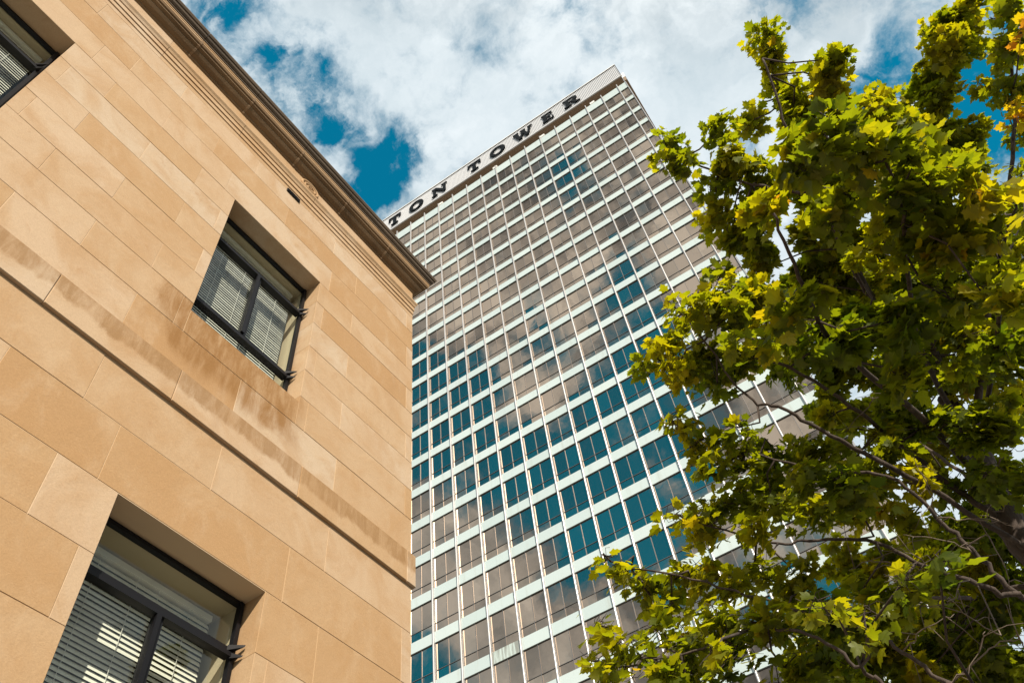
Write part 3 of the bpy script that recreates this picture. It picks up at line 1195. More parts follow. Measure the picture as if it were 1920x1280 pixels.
for k in range(nr):
    x = XL + 0.10 + k * (XR - XL - 0.2) / (nr - 1)
    b.prism([(x - 0.062, -0.061), (x - 0.035, -0.15), (x + 0.035, -0.15), (x + 0.062, -0.061)], 'z', FZ0 + 0.42, FZ1 - 0.13)
link('rib', b.mesh('rib', M_FASCIA), fo, 'stuff')
b = MB()
b.box(XL, XR + 0.05, -0.20, -0.064, FZ1 - 0.12, FZ1 - 0.02)
b.box(XR + 0.003, XR + 0.05, -0.16, 0.012, FZ0, FZ1 - 0.122)
link('dark_edge', b.mesh('dark_edge', M_FASCIADARK), fo)
b = MB()
b.box(XL, XR + 0.05, -0.21, 0.5, FZ1 - 0.018, FZ1 + 0.16)
link('white_coping', b.mesh('white_coping', M_LAMP), fo)
b = MB()
b.box(XL, XR, -0.155, -0.062, FZ0 + 0.05, FZ0 + 0.38)
link('bottom_lip', b.mesh('bottom_lip', M_FASCIA), fo)
# overhang of the side elevation, seen past the corner
b = MB()
b.box(XR + 0.03, XR + 0.50, 0.7, 26, tz(2.53), tz(2.565), 0)
b.box(XR + 0.05, XR + 0.47, 0.74, 25.9, tz(2.505), tz(2.5298), 1)
tp('side_fascia', b.mesh('side_fascia', [M_LAMP, M_SOFFIT]))

# ------------------------------------------------------------------ letters TON TOWER
sign = thing('rooftop_sign', 'black slab serif letters TON TOWER along the fascia of the tower', 'sign', T2W(-0.5 * TY, -0.06, FZ0), TOWER_ROT)
LZ0, LZ1 = tz(2.527), tz(2.583)
LH = LZ1 - LZ0
LF = 0.9932


def letter_polys(ch):
    """outlines (with holes split out) in a unit box, thick stems and slab serifs"""
    P = []
    bx = lambda x0, x1, y0, y1: P.append([(x0, y0), (x1, y0), (x1, y1), (x0, y1)])
    if ch == 'T':
        bx(0.385, 0.615, 0.12, 0.86)
        bx(0.22, 0.78, 0.0, 0.12)
        bx(0.0, 1.0, 0.86, 1.0)
        P.append([(0.0, 0.62), (0.12, 0.62), (0.16, 0.86), (0.0, 0.86)])
        P.append([(0.88, 0.62), (1.0, 0.62), (1.0, 0.86), (0.84, 0.86)])
    elif ch == 'O':
        n = 28
        for k in range(n):
            a0, a1 = 2 * math.pi * k / n, 2 * math.pi * (k + 1) / n
            o = lambda a: (0.5 + 0.5 * math.cos(a), 0.5 + 0.52 * math.sin(a))
            i = lambda a: (0.5 + 0.265 * math.cos(a), 0.5 + 0.385 * math.sin(a))
            P.append([o(a0), o(a1), i(a1), i(a0)])
    elif ch == 'N':
        bx(0.10, 0.24, 0.12, 0.88)
        bx(0.0, 0.36, 0.0, 0.12)
        P.append([(0.0, 0.88), (0.24, 0.88), (0.30, 1.0), (0.0, 1.0)])
        bx(0.76, 0.90, 0.14, 0.88)
        bx(0.64, 1.0, 0.88, 1.0)
        P.append([(0.24, 0.88), (0.30, 1.0), (0.90, 0.14), (0.90, 0.0), (0.76, 0.0), (0.24, 0.76)])
    elif ch == 'W':
        P.append([(0.03, 0.88), (0.21, 0.88), (0.34, 0.30), (0.31, 0.0), (0.24, 0.0)])
        P.append([(0.31, 0.0), (0.34, 0.30), (0.47, 0.88), (0.56, 0.88), (0.40, 0.0)])
        P.append([(0.44, 0.88), (0.60, 0.88), (0.70, 0.30), (0.67, 0.0), (0.60, 0.0)])
        P.append([(0.67, 0.0), (0.70, 0.30), (0.84, 0.88), (0.93, 0.88), (0.76, 0.0)])
        bx(0.0, 0.28, 0.88, 1.0)
        bx(0.38, 0.64, 0.88, 1.0)
        bx(0.77, 1.0, 0.88, 1.0)
    elif ch == 'E':
        bx(0.14, 0.42, 0.13, 0.87)
        bx(0.0, 1.0, 0.0, 0.13)
        bx(0.0, 0.96, 0.87, 1.0)
        P.append([(0.86, 0.13), (1.0, 0.13), (1.0, 0.34), (0.92, 0.34)])
        P.append([(0.90, 0.68), (0.96, 0.68), (0.96, 0.87), (0.82, 0.87)])
        bx(0.42, 0.66, 0.445, 0.565)
        bx(0.66, 0.75, 0.36, 0.65)
    elif ch == 'R':
        bx(0.12, 0.34, 0.12, 0.88)
        bx(0.0, 0.46, 0.0, 0.12)
        bx(0.0, 0.60, 0.88, 1.0)
        bx(0.34, 0.60, 0.43, 0.54)
        n = 10
        for k in range(n):
            a0, a1 = -math.pi / 2 + math.pi * k / n, -math.pi / 2 + math.pi * (k + 1) / n
            o = lambda a: (0.58 + 0.30 * math.cos(a), 0.715 + 0.285 * math.sin(a))
            i = lambda a: (0.56 + 0.10 * math.cos(a), 0.715 + 0.17 * math.sin(a))
            P.append([o(a0), o(a1), i(a1), i(a0)])
        P.append([(0.46, 0.43), (0.68, 0.43), (0.86, 0.12), (0.86, 0.0), (0.70, 0.0)])
        bx(0.86, 1.0, 0.0, 0.12)
    return P


for ch, s0, s1 in (('T', -0.874, -0.824), ('O', -0.787, -0.7285), ('N', -0.692, -0.631), ('T', -0.545, -0.494), ('O', -0.457, -0.398),
                   ('W', -0.3635, -0.2905), ('E', -0.2545, -0.2135), ('R', -0.1725, -0.1155)):
    b = MB()
    x0, x1 = s0 * TY * LF, s1 * TY * LF
    for pi_, poly in enumerate(letter_polys(ch)):
        j = 0.0015 * (pi_ % 7)      # keep faces of neighbouring strokes off one plane
        b.prism([(x0 + (x1 - x0) * u + 0.5 * TY, LZ0 + LH * v - FZ0) for u, v in poly], 'y', -0.30 + j, -0.12 - j)
    bm_ = b.mesh('letter', M_LETTER)
    o = link('letter', bm_, sign)
    o['label'] = 'black serif letter ' + ch

# floodlights on the ledge
for k, (s, lab) in enumerate(((-0.6603, 'white floodlight box on the tower ledge below the letter N'),
                              (-0.4475, 'white floodlight box on the tower ledge left below the second letter O'),
                              (-0.2690, 'white floodlight box on the tower ledge left below the letter E'),
                              (-0.0875, 'white floodlight box on the tower ledge right below the letter R'))):
    fl = thing('floodlight', lab, 'floodlight', T2W(s * TY, 0.16, tz(ROOFZ) + 0.003), TOWER_ROT, 'floodlights on the tower ledge')
    b = MB()
    b.prism([(-0.12, 0.42), (0.22, 0.42), (0.30, 0.85), (-0.02, 0.98), (-0.16, 0.80)], 'x', -0.36, 0.36)
    link('lamp_housing', b.mesh('lamp_housing', M_LAMP), fl)
    b = MB()
    b.box(-0.30, 0.30, -0.06, 0.10, 0.0, 0.08)
    b.box(-0.30, -0.24, 0.0, 0.06, 0.082, 0.418)
    b.box(0.24, 0.30, 0.0, 0.06, 0.082, 0.418)
    link('bracket', b.mesh('bracket', M_LAMP), fl)

# ------------------------------------------------------------------ the maple
def at(px, py, dist):
    return EYE + view_ray(px, py) * dist


TB = Vector((0.55, 5.60, 0.0))
tree = thing('maple_tree', 'maple tree with green and yellow autumn leaves beside the stone building', 'tree', TB)


def smooth_path(pts, n=6):
    P = [Vector(p) for p in pts]
    Q = []
    for i in range(len(P) - 1):
        p0, p1, p2, p3 = P[max(i - 1, 0)], P[i], P[i + 1], P[min(i + 2, len(P) - 1)]
        for k in range(n):
            t = k / n
            Q.append(0.5 * ((2 * p1) + (p2 - p0) * t + (2 * p0 - 5 * p1 + 4 * p2 - p3) * t * t + (3 * p1 - p0 - 3 * p2 + p3) * t ** 3))
    Q.append(P[-1])
    return Q


limb_pts = []      # (point, radius, direction)


def limb(name, pts, r0, r1, seg=8, wob=0.02):
    Q = smooth_path(pts, 6)
    for i in range(1, len(Q) - 1):
        Q[i] = Q[i] + Vector((random.gauss(0, wob), random.gauss(0, wob), random.gauss(0, wob)))
    rad = [r0 + (r1 - r0) * (i / (len(Q) - 1)) ** 0.85 for i in range(len(Q))]
    b = MB()
    b.tube([q - TB for q in Q], rad, seg)
    o = link(name, b.mesh(name, M_BARK, True), tree)
    for q, r in zip(Q, rad):
        limb_pts.append((q, r))
    return Q


T3 = at(1880, 955, 7.0)
T4 = at(1775, 745, 7.8)
TRUNK = [TB + Vector((0, 0, -0.2)), TB + Vector((0.02, -0.02, 1.3)), TB + Vector((0.05, 0.04, 2.8)), T3 + Vector((0, 0, -1.0)), T3, at(1828, 840, 7.4), T4]
limb('trunk', TRUNK, 0.17, 0.075, 12, 0.008)
LIMBS = [
    # (pixel, pixel, distance) along each limb, thick end first, radii
    ([(1775, 745, 7.8), (1740, 620, 7.9), (1695, 497, 8.0), (1650, 400, 8.0), (1590, 319, 8.0), (1540, 240, 8.2), (1450, 120, 8.6)], 0.055, 0.010),
    ([(1775, 745, 7.8), (1755, 500, 8.3), (1752, 330, 8.8), (1755, 180, 9.2), (1788, 30, 9.6)], 0.050, 0.010),
    ([(1828, 840, 7.4), (1850, 600, 7.8), (1890, 400, 8.2), (1900, 200, 8.6), (1890, 50, 9.0)], 0.042, 0.010),
    ([(1740, 640, 7.9), (1640, 560, 7.4), (1579, 467, 7.1), (1534, 362, 6.9), (1480, 250, 7.0), (1430, 110, 7.3)], 0.036, 0.008),
    ([(1534, 362, 6.9), (1450, 356, 6.9), (1330, 318, 7.1), (1250, 275, 7.3)], 0.018, 0.006),
    ([(1850, 905, 7.2), (1700, 760, 6.4), (1560, 640, 5.7), (1500, 520, 5.3), (1450, 400, 5.2)], 0.036, 0.008),
    ([(1640, 560, 7.4), (1560, 420, 6.0), (1520, 320, 5.3), (1545, 245, 5.1)], 0.026, 0.007),
    ([(1890, 985, 6.9), (1762, 896, 6.8), (1672, 820, 6.7), (1612, 775, 6.6), (1480, 690, 6.5), (1340, 660, 6.6), (1215, 690, 6.8)], 0.034, 0.007),
    ([(1910, 1020, 6.7), (1700, 890, 6.2), (1556, 816, 6.0), (1462, 764, 6.0), (1399, 741, 6.1), (1290, 600, 6.3)], 0.030, 0.006),
    ([(1911, 1115, 6.0), (1824, 1032, 6.0), (1758, 970, 6.0), (1679, 900, 6.0), (1560, 880, 6.0), (1400, 850, 6.2), (1265, 795, 6.4)], 0.024, 0.006),
    ([(1850, 1100, 5.9), (1736, 1062, 5.9), (1627, 1014, 5.9), (1517, 1014, 5.9), (1443, 1016, 5.9), (1290, 975, 6.0)], 0.022, 0.006),
    ([(1900, 1330, 5.0), (1780, 1281, 5.1), (1692, 1220, 5.2), (1605, 1172, 5.3), (1450, 1130, 5.5), (1300, 1085, 5.7), (1145, 1052, 6.0)], 0.019, 0.006),
    ([(1760, 1340, 4.9), (1649, 1277, 5.0), (1605, 1246, 5.0), (1517, 1190, 5.1), (1400, 1180, 5.2), (1300, 1220, 5.3), (1125, 1240, 5.5)], 0.017, 0.006),
    ([(1790, 780, 7.7), (1720, 640, 6.6), (1700, 470, 5.8), (1690, 380, 5.4), (1660, 300, 5.3)], 0.028, 0.007),
    ([(1830, 850, 7.4), (1870, 620, 6.5), (1880, 480, 6.0), (1905, 380, 5.8)], 0.026, 0.007),
    ([(1750, 330, 8.8), (1690, 260, 8.7), (1640, 200, 8.8)], 0.016, 0.006),
    ([(1895, 1000, 6.9), (1820, 900, 8.5), (1700, 820, 9.5), (1560, 800, 10.0)], 0.032, 0.008),
    ([(1900, 1050, 6.7), (1820, 1120, 8.0), (1700, 1120, 9.2), (1580, 1140, 9.8)], 0.030, 0.008),
]
# limbs that start away from the trunk are carried back to it
trunk_q = smooth_path(TRUNK, 6)
for pts, r0, r1 in LIMBS:
    Q = [at(*p) for p in pts]
    # a limb leaves its parent below the point it reaches
    below = [lp for lp in limb_pts if Q[0].z - lp[0].z > 0.35 * (lp[0] - Q[0]).xy.length - 0.02] or limb_pts
    near = min(below, key=lambda lp: (lp[0] - Q[0]).length)
    if (near[0] - Q[0]).length > 0.06:
        a = (Q[0] - near[0]).normalized()
        Q = [near[0]] + (Q[1:] if a.dot((Q[1] - Q[0]).normalized()) < 0.55 else Q)
    limb('branch', Q, r0 * 0.82, r1, 7, 0.007)

# clumps of foliage: (x, y, rx, ry) in the photograph with the distance from the camera
CL = []


def clumps(dist, items, dens=1.0):
    for it in items:
        CL.append((it[0], it[1], it[2], it[3], dist + (it[4] if len(it) > 4 else 0), dens))


clumps(8.3, [(1422, 72, 34, 24), (1440, 118, 30, 34), (1462, 165, 36, 36), (1415, 222, 34, 22), (1395, 232, 16, 14)])
clumps(7.6, [(1545, 112, 42, 22), (1548, 150, 42, 36), (1545, 200, 50, 46), (1488, 205, 46, 46), (1505, 260, 40, 30)])
clumps(7.2, [(1250, 270, 26, 20), (1242, 295, 16, 14), (1290, 288, 36, 34), (1342, 248, 28, 30), (1355, 290, 46, 36), (1390, 330, 50, 40), (1340, 345, 36, 22),
             (1430, 350, 46, 34), (1330, 400, 26, 22), (1370, 415, 40, 34), (1345, 385, 30, 20), (1420, 400, 46, 40), (1410, 450, 40, 34), (1440, 500, 40, 34)])
clumps(5.2, [(1500, 265, 34, 24), (1560, 245, 56, 34), (1600, 265, 50, 34), (1530, 300, 60, 40)], 0.9)
clumps(7.2, [(1640, 230, 56, 34), (1620, 200, 26, 14), (1655, 185, 22, 16), (1690, 215, 34, 30), (1700, 265, 50, 46), (1640, 270, 60, 40)])
clumps(5.6, [(1640, 290, 60, 34), (1710, 300, 60, 40), (1740, 350, 60, 40), (1690, 370, 70, 40)], 0.9)
clumps(7.4, [(1500, 340, 66, 50), (1600, 350, 80, 60), (1530, 430, 80, 56), (1640, 440, 80, 60), (1740, 420, 70, 60), (1790, 330, 50, 40), (1830, 420, 60, 50)])
clumps(5.6, [(1450, 390, 46, 36), (1780, 400, 70, 40), (1560, 400, 60, 40), (1840, 360, 40, 26)], 0.8)
clumps(8.0, [(1500, 510, 80, 50), (1600, 520, 80, 60), (1710, 520, 80, 60), (1810, 520, 70, 60), (1870, 560, 60, 60), (1890, 460, 36, 34)])
clumps(5.7, [(1640, 470, 70, 40), (1800, 470, 70, 40), (1870, 430, 30, 26), (1720, 430, 60, 40), (1880, 530, 50, 40)], 0.8)
clumps(6.4, [(1352, 512, 28, 18), (1345, 545, 26, 26), (1290, 575, 40, 24), (1325, 585, 46, 34), (1395, 575, 50, 40), (1440, 560, 50, 34), (1262, 560, 14, 10), (1405, 540, 24, 20)])
clumps(6.5, [(1212, 685, 22, 16), (1235, 660, 34, 28), (1275, 678, 46, 34), (1330, 668, 56, 34), (1275, 622, 26, 18), (1330, 710, 40, 28), (1390, 670, 60, 40)])
clumps(6.8, [(1450, 620, 70, 46), (1530, 600, 80, 50), (1620, 610, 80, 56), (1720, 620, 80, 56), (1810, 630, 70, 60), (1880, 640, 50, 60)])
clumps(5.4, [(1480, 570, 70, 36), (1560, 640, 80, 40), (1680, 600, 60, 36), (1850, 560, 60, 40), (1780, 560, 50, 34), (1420, 640, 50, 30), (1700, 700, 60, 34)], 0.8)
clumps(7.8, [(1550, 700, 80, 46), (1650, 700, 80, 50), (1750, 700, 70, 50), (1850, 720, 70, 56), (1480, 690, 50, 26), (1540, 660, 60, 40)])
clumps(6.2, [(1262, 788, 22, 13), (1290, 800, 32, 18), (1340, 826, 38, 20), (1390, 800, 26, 20), (1345, 868, 36, 26), (1395, 862, 50, 26), (1450, 840, 50, 30), (1300, 835, 20, 14)])
clumps(6.8, [(1530, 860, 74, 40), (1620, 840, 70, 46), (1700, 800, 60, 50), (1800, 800, 60, 50), (1870, 810, 50, 60), (1460, 900, 60, 40), (1560, 780, 36, 22)])
clumps(6.0, [(1262, 968, 20, 12), (1300, 982, 36, 20), (1345, 955, 40, 24), (1390, 930, 50, 30), (1450, 950, 50, 34), (1400, 995, 50, 28), (1330, 1000, 30, 18)])
clumps(5.4, [(1560, 900, 60, 26), (1600, 930, 70, 34), (1500, 890, 46, 24)], 0.9)
clumps(6.6, [(1520, 950, 70, 36), (1620, 960, 60, 40), (1700, 900, 50, 36), (1790, 900, 50, 40), (1880, 890, 44, 50), (1700, 980, 50, 30)], 0.8)
clumps(5.9, [(1135, 1050, 16, 10), (1165, 1060, 28, 16), (1200, 1082, 34, 20), (1245, 1098, 40, 26), (1295, 1082, 46, 28), (1350, 1085, 50, 34), (1260, 1130, 30, 20), (1410, 1070, 50, 34)])
clumps(5.4, [(1128, 1172, 14, 16), (1150, 1200, 28, 16), (1190, 1215, 32, 22), (1118, 1240, 20, 10), (1165, 1250, 40, 22), (1225, 1235, 44, 34), (1290, 1200, 50, 36), (1350, 1160, 56, 36),
             (1290, 1262, 60, 22), (1380, 1230, 60, 40), (1440, 1170, 56, 36), (1470, 1250, 60, 30), (1240, 1180, 30, 20)])
clumps(5.6, [(1500, 1110, 60, 30), (1560, 1150, 70, 36), (1480, 1060, 40, 22), (1620, 1100, 60, 34), (1560, 1230, 70, 36), (1650, 1180, 60, 36), (1690, 1110, 40, 30)])
clumps(4.6, [(1560, 1130, 50, 20), (1620, 1150, 50, 20), (1340, 1230, 40, 20), (1700, 1080, 40, 16), (1760, 1050, 40, 14)], 0.8)
clumps(7.6, [(1700, 1200, 70, 46), (1790, 1180, 60, 60), (1860, 1180, 60, 70), (1850, 1080, 50, 50), (1740, 1060, 40, 30), (1890, 1000, 40, 50), (1800, 980, 40, 30), (1640, 1250, 60, 34), (1740, 1260, 60, 30),
             (1850, 1260, 60, 30), (1900, 1100, 30, 60)], 1.3)
clumps(9.8, [(1560, 780, 60, 30), (1650, 780, 70, 40), (1720, 850, 60, 50), (1600, 900, 60, 40), (1800, 1010, 70, 60), (1700, 1040, 60, 40), (1600, 1060, 70, 40), (1560, 1180, 80, 40), (1680, 1160, 70, 50),
             (1800, 1120, 70, 60), (1850, 950, 60, 60), (1870, 740, 50, 60), (1840, 860, 60, 60), (1520, 1250, 80, 30), (1760, 1240, 80, 40), (1500, 540, 80, 50), (1620, 560, 90, 60), (1740, 580, 80, 60), (1840, 600, 60, 60)], 1.5)
# spires on the right
clumps(9.2, [(1795, 15, 34, 26), (1752, 48, 30, 26), (1800, 55, 32, 34), (1760, 95, 40, 36), (1795, 100, 26, 26), (1755, 140, 36, 30), (1770, 175, 40, 30), (1750, 215, 36, 30), (1745, 260, 44, 36), (1790, 245, 36, 28),
             (1800, 290, 50, 36), (1740, 300, 50, 36), (1835, 300, 24, 14), (1700, 175, 20, 20), (1680, 205, 24, 22), (1645, 178, 22, 14), (1625, 195, 16, 12), (1735, 190, 20, 30)])
clumps(8.8, [(1890, 25, 28, 28), (1905, 75, 20, 34), (1880, 100, 22, 22), (1868, 95, 14, 12), (1850, 165, 24, 14), (1870, 170, 30, 16), (1905, 170, 20, 30), (1900, 240, 20, 20), (1890, 90, 22, 30), (1860, 35, 10, 8)])
clumps(7.0, [(1895, 355, 26, 18), (1880, 370, 20, 14), (1905, 400, 20, 34), (1895, 470, 30, 30), (1915, 320, 12, 16)])
ORANGE = [(1896, 205, 24, 15, 7.9), (1914, 62, 14, 18, 8.0)]

# maple leaf outline, half of it
HALF = [(0.0, 0.02), (0.18, -0.06), (0.40, -0.02), (0.37, 0.14), (0.44, 0.24), (0.60, 0.46), (0.45, 0.48), (0.32, 0.50), (0.33, 0.66), (0.31, 0.76), (0.16, 0.76), (0.0, 1.0)]


def leaf_shape(curl, fold, skew):
    pts = HALF + [(-x, y) for x, y in HALF[-2:0:-1]]
    vs = [(0.0, 0.30, 0.0)] + [(x + skew * y * y, y, 0.0) for x, y in pts]
    vs = np.array(vs)
    vs[:, 2] = fold * np.abs(vs[:, 0]) - curl * (vs[:, 1] ** 2) - curl * 0.7 * (vs[:, 0] ** 2)
    n = len(pts)
    fs = [(0, 1 + k, 1 + (k + 1) % n) for k in range(n)]
    return vs, np.array(fs)


SHAPES = [leaf_shape(0.22, 0.18, 0.05), leaf_shape(0.45, 0.10, -0.08), leaf_shape(0.10, 0.34, 0.0), leaf_shape(0.62, 0.05, 0.12), leaf_shape(-0.12, 0.28, -0.05)]

twigs = MB()
leaves = []       # (position, rotation 3x3, size, tone)
LP = np.array([tuple(p) for p, r in limb_pts])


def add_leaf(p, size, tone, out_dir, up):
    # blade roughly level, facing the light, tip drooping outwards
    nrm = np.array(up) + np.array([0.10, -0.10, 0.0]) + rng.normal(0, 0.30, 3)
    if rng.random() < 0.22:
        nrm = np.array([rng.normal(0, 1.0), rng.normal(0, 1.0), rng.normal(0.3, 0.7)])
    nrm /= np.linalg.norm(nrm)
    t = np.array(out_dir) + rng.normal(0, 0.45, 3)
    t[2] -= 0.35
    t -= nrm * t.dot(nrm)
    if np.linalg.norm(t) < 1e-3:
        t = np.array([1.0, 0, 0])
    t /= np.linalg.norm(t)
    s = np.cross(t, nrm)
    leaves.append((p, np.stack([s, t, nrm], 1), size, tone))


def grow(cx, cy, rx, ry, dist, dens, tone0=None):
    c = at(cx, cy, dist)
    mpp = dist / FPX * (1 + ((cx - 960) ** 2 + (cy - 640) ** 2) / FPX ** 2) ** 0.0
    ra, rb = rx * mpp, ry * mpp
    rd = 0.5 * (ra + rb) * 1.15
    ax, ay, az = [np.array(v) for v in (AX, AY, AZ)]
    cn = np.array(c)
    k = np.argmin(((LP - cn) ** 2).sum(1))
    root = LP[k]
    mid = (root + cn) / 2 + rng.normal(0, 0.06, 3)
    twigs.tube([root, mid, cn], [0.009, 0.007, 0.005], 5)
    n_leaf = max(6, int(ra * rb * math.pi * (1250 if dist < 5.75 and cy < 760 else 1600) * dens * (1 + 0.25 * rng.random())))
    tip = 0.08 if dist > 5.8 and (cx < 1330 or cy < 330 - 0.12 * (cx - 1300)) else 0.0      # tips of the crown turn first
    tone_c = np.clip(rng.normal(0.47, 0.10) + tip, 0.15, 0.68) if tone0 is None else tone0
    nd = max(3, int(3 + (ra + rb) * 7))
    per = max(3, n_leaf // nd)
    out_h = cn - np.array([TB.x, TB.y, cn[2]])
    out_h /= np.linalg.norm(out_h) + 1e-6
    for k_ in range(nd):
        while True:
            u = rng.uniform(-1, 1, 3)
            if (u ** 2).sum() <= 1:
                break
        u *= 0.86
        dc = cn + ax * u[0] * ra + ay * u[1] * rb + az * u[2] * rd
        rr = max(0.09, rng.uniform(0.30, 0.52) * (ra + rb) * 0.5)
        nr = np.array([0, 0, 1.0]) + out_h * rng.uniform(-0.1, 0.45) + rng.normal(0, 0.28, 3)
        nr /= np.linalg.norm(nr)
        e1 = np.cross(nr, out_h)
        e1 /= np.linalg.norm(e1)
        e2 = np.cross(nr, e1)
        e2 = e2 if e2.dot(out_h) > 0 else -e2
        twigs.tube([cn, (cn + dc) / 2 + rng.normal(0, 0.03, 3), dc], [0.0042, 0.0035, 0.0026], 4, cap=False)
        tone_d = tone_c + rng.normal(0, 0.06)
        for a0 in np.arange(4) * math.pi / 2 + rng.uniform(0, 6.28):
            ed = dc + (e1 * math.cos(a0) + e2 * math.sin(a0)) * rr * 0.9 + nr * rng.normal(0, 0.02)
            twigs.tube([dc, (dc + ed) / 2 + rng.normal(0, 0.012, 3), ed], [0.0026, 0.002, 0.0014], 3, cap=False)
        for q in range(per):
            a0 = rng.uniform(0, 6.283)
            f = math.sqrt(rng.uniform(0.02, 1.0)) * (1.0 if rng.random() < 0.85 else 1.35)
            dirv = e1 * math.cos(a0) + e2 * math.sin(a0)
            base = dc + dirv * rr * f * 0.9 + nr * rng.normal(0, 0.035) - np.array([0, 0, 0.06 * f * f])
            tone = tone_d + rng.normal(0, 0.08) + 0.04 * (-u[1])
            if tone0 is None:
                tone = min(tone, 0.74)
                if rng.random() < 0.012:
                    tone += rng.uniform(0.05, 0.25)
            size = np.clip(rng.normal(0.086 if dist < 5.75 and cy < 760 else 0.063, 0.018), 0.030, 0.135)
            add_leaf(base, size, float(np.clip(tone, 0, 1)), dirv * 0.8 + out_h * 0.5, nr)
    return


for (cx, cy, rx, ry, dist, dens) in CL:
    tone0 = None
    # tips and interior of the real crown differ in colour
    if cx < 1300 or cy < 130:
        tone0 = None
    grow(cx, cy, rx, ry, dist + random.uniform(-0.25, 0.25), dens)
for (cx, cy, rx, ry, dist) in ORANGE:
    grow(cx, cy, rx, ry, dist, 1.0, 0.97)

# bare pale twigs low on the right
bare = [[(1700, 1062, 5.6), (1640, 1050, 5.6), (1590, 1065, 5.6)], [(1824, 1032, 5.9), (1760, 1010, 5.8), (1690, 1000, 5.8)], [(1758, 970, 5.9), (1830, 975, 5.8), (1900, 985, 5.8)],
        [(1850, 1000, 5.8), (1880, 1050, 5.7), (1895, 1110, 5.7)], [(1800, 1090, 5.7), (1770, 1130, 5.6), (1700, 1135, 5.6)], [(1880, 1190, 5.5), (1820, 1160, 5.4), (1780, 1110, 5.4)],
        [(1692, 1220, 5.2), (1730, 1180, 5.1), (1790, 1150, 5.1)], [(1850, 1220, 5.2), (1900, 1200, 5.2), (1925, 1215, 5.2)], [(1780, 1281, 5.0), (1830, 1240, 5.0), (1845, 1180, 5.0)],
        [(1612, 775, 6.6), (1650, 740, 6.4), (1690, 735, 6.4)], [(1672, 820, 6.7), (1620, 800, 6.6), (1570, 805, 6.6)], [(1860, 880, 6.6), (1895, 850, 6.5), (1925, 845, 6.5)],
        [(1758, 970, 5.9), (1735, 900, 5.8), (1710, 860, 5.8)], [(1736, 1062, 5.9), (1700, 1030, 5.8), (1650, 1035, 5.8)], [(1880, 955, 6.8), (1905, 920, 6.6), (1930, 900, 6.6)]]
pale = MB()
for pth in bare:
    Q = smooth_path([at(*p) for p in pth], 5)
    Q = [q + Vector((random.gauss(0, 0.008), random.gauss(0, 0.008), random.gauss(0, 0.008))) for q in Q]
    near = min(limb_pts, key=lambda lp: (lp[0] - Q[0]).length)[0]
    if (near - Q[0]).length < 0.6:
        Q = [near] + Q
    pale.tube([q - TB for q in Q], [0.0045 - 0.003 * k / len(Q) for k in range(len(Q))], 5)
    for k in range(3, len(Q) - 1, 2):
        d = Vector((random.gauss(0, 1), random.gauss(0, 1), random.gauss(0.2, 1))).normalized() * random.uniform(0.1, 0.28)
        pale.tube([Q[k] - TB, Q[k] + d * 0.5 + Vector((0, 0, 0.02)) - TB, Q[k] + d - TB], [0.003, 0.0022, 0.0014], 4)
link('bare_twig', pale.mesh('bare_twig', mat('pale_twig', (0.15, 0.115, 0.088), 0.85), True, fix=False), tree, 'stuff')
for i in range(len(twigs.v)):
    v = twigs.v[i]
    twigs.v[i] = (v[0] - TB.x, v[1] - TB.y, v[2] - TB.z)
link('twig', twigs.mesh('twig', M_BARK, True, fix=False), tree, 'stuff')

# the 300 leaves that show largest are parts of their own
scored = []
for i, (p, r, s, tone) in enumerate(leaves):
    d = Vector(p) - EYE
    px, py, w = project(Vector(p))
    if w > 0.5 and -10 < px < 1930 and -10 < py < 1290:
        scored.append((s / d.length * (0.3 + abs(float(np.dot(r[:, 2], np.array(d.normalized()))))), i))
scored.sort(reverse=True)
single = [i for _, i in scored[:300]]
single_set = set(single)


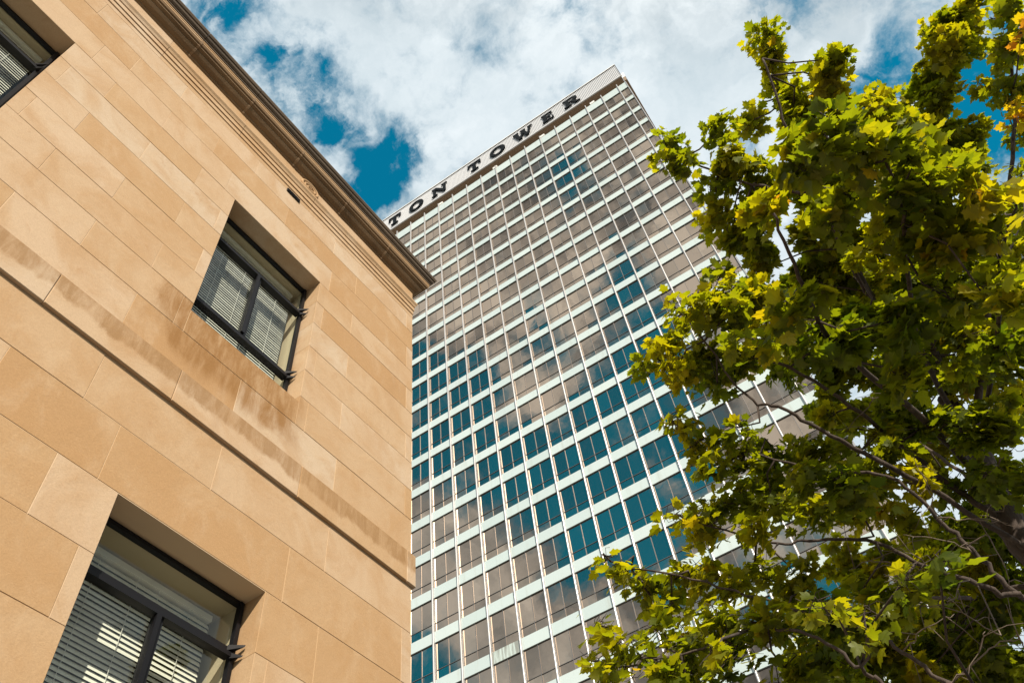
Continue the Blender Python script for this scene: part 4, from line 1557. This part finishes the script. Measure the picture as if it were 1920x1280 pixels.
def set_tone(me, values):
    a = me.attributes.new('tone', 'FLOAT', 'FACE')
    a.data.foreach_set('value', values)


shape_me = {}
for i in single:
    p, r, s, tone = leaves[i]
    key = (i % len(SHAPES), int(tone * 12))
    if key not in shape_me:
        vs, fs = SHAPES[key[0]]
        me = bpy.data.meshes.new('leaf')
        me.from_pydata([tuple(v) for v in vs], [], [tuple(int(x) for x in f) for f in fs])
        me.materials.append(M_LEAF)
        set_tone(me, [(key[1] + 0.5) / 12] * len(fs))
        shape_me[key] = me
    o = bpy.data.objects.new('leaf', shape_me[key])
    COL.objects.link(o)
    o.parent = tree
    mw = Matrix.Identity(4)
    for a in range(3):
        for b_ in range(3):
            mw[a][b_] = r[a, b_] * s
        mw[a][3] = p[a] - TB[a]
    o.matrix_local = mw

V_all, F_all, tones = [], [], []
base = 0
rest = [i for i in range(len(leaves)) if i not in single_set]
for si, (vs, fs) in enumerate(SHAPES):
    idx = [i for i in rest if i % len(SHAPES) == si]
    if not idx:
        continue
    Rm = np.stack([leaves[i][1] * leaves[i][2] for i in idx])
    P = np.stack([np.array(leaves[i][0]) for i in idx]) - np.array(TB)
    vv = np.einsum('nij,kj->nki', Rm, vs) + P[:, None, :]
    nv = vs.shape[0]
    ff = fs[None, :, :] + (np.arange(len(idx)) * nv)[:, None, None] + base
    V_all.append(vv.reshape(-1, 3))
    F_all.append(ff.reshape(-1, 3))
    tones.append(np.repeat([leaves[i][3] + rng.normal(0, 0.02) for i in idx], fs.shape[0]))
    base += nv * len(idx)
V = np.concatenate(V_all)
F = np.concatenate(F_all).astype(np.int32)
me = bpy.data.meshes.new('foliage')
me.vertices.add(len(V))
me.vertices.foreach_set('co', V.astype(np.float32).ravel())
me.loops.add(F.size)
me.loops.foreach_set('vertex_index', F.ravel())
me.polygons.add(len(F))
me.polygons.foreach_set('loop_start', np.arange(0, F.size, 3, dtype=np.int32))
me.materials.append(M_LEAF)
me.update(calc_edges=True)
me.validate()
set_tone(me, np.concatenate(tones).astype(np.float32))
link('foliage', me, tree, 'stuff')
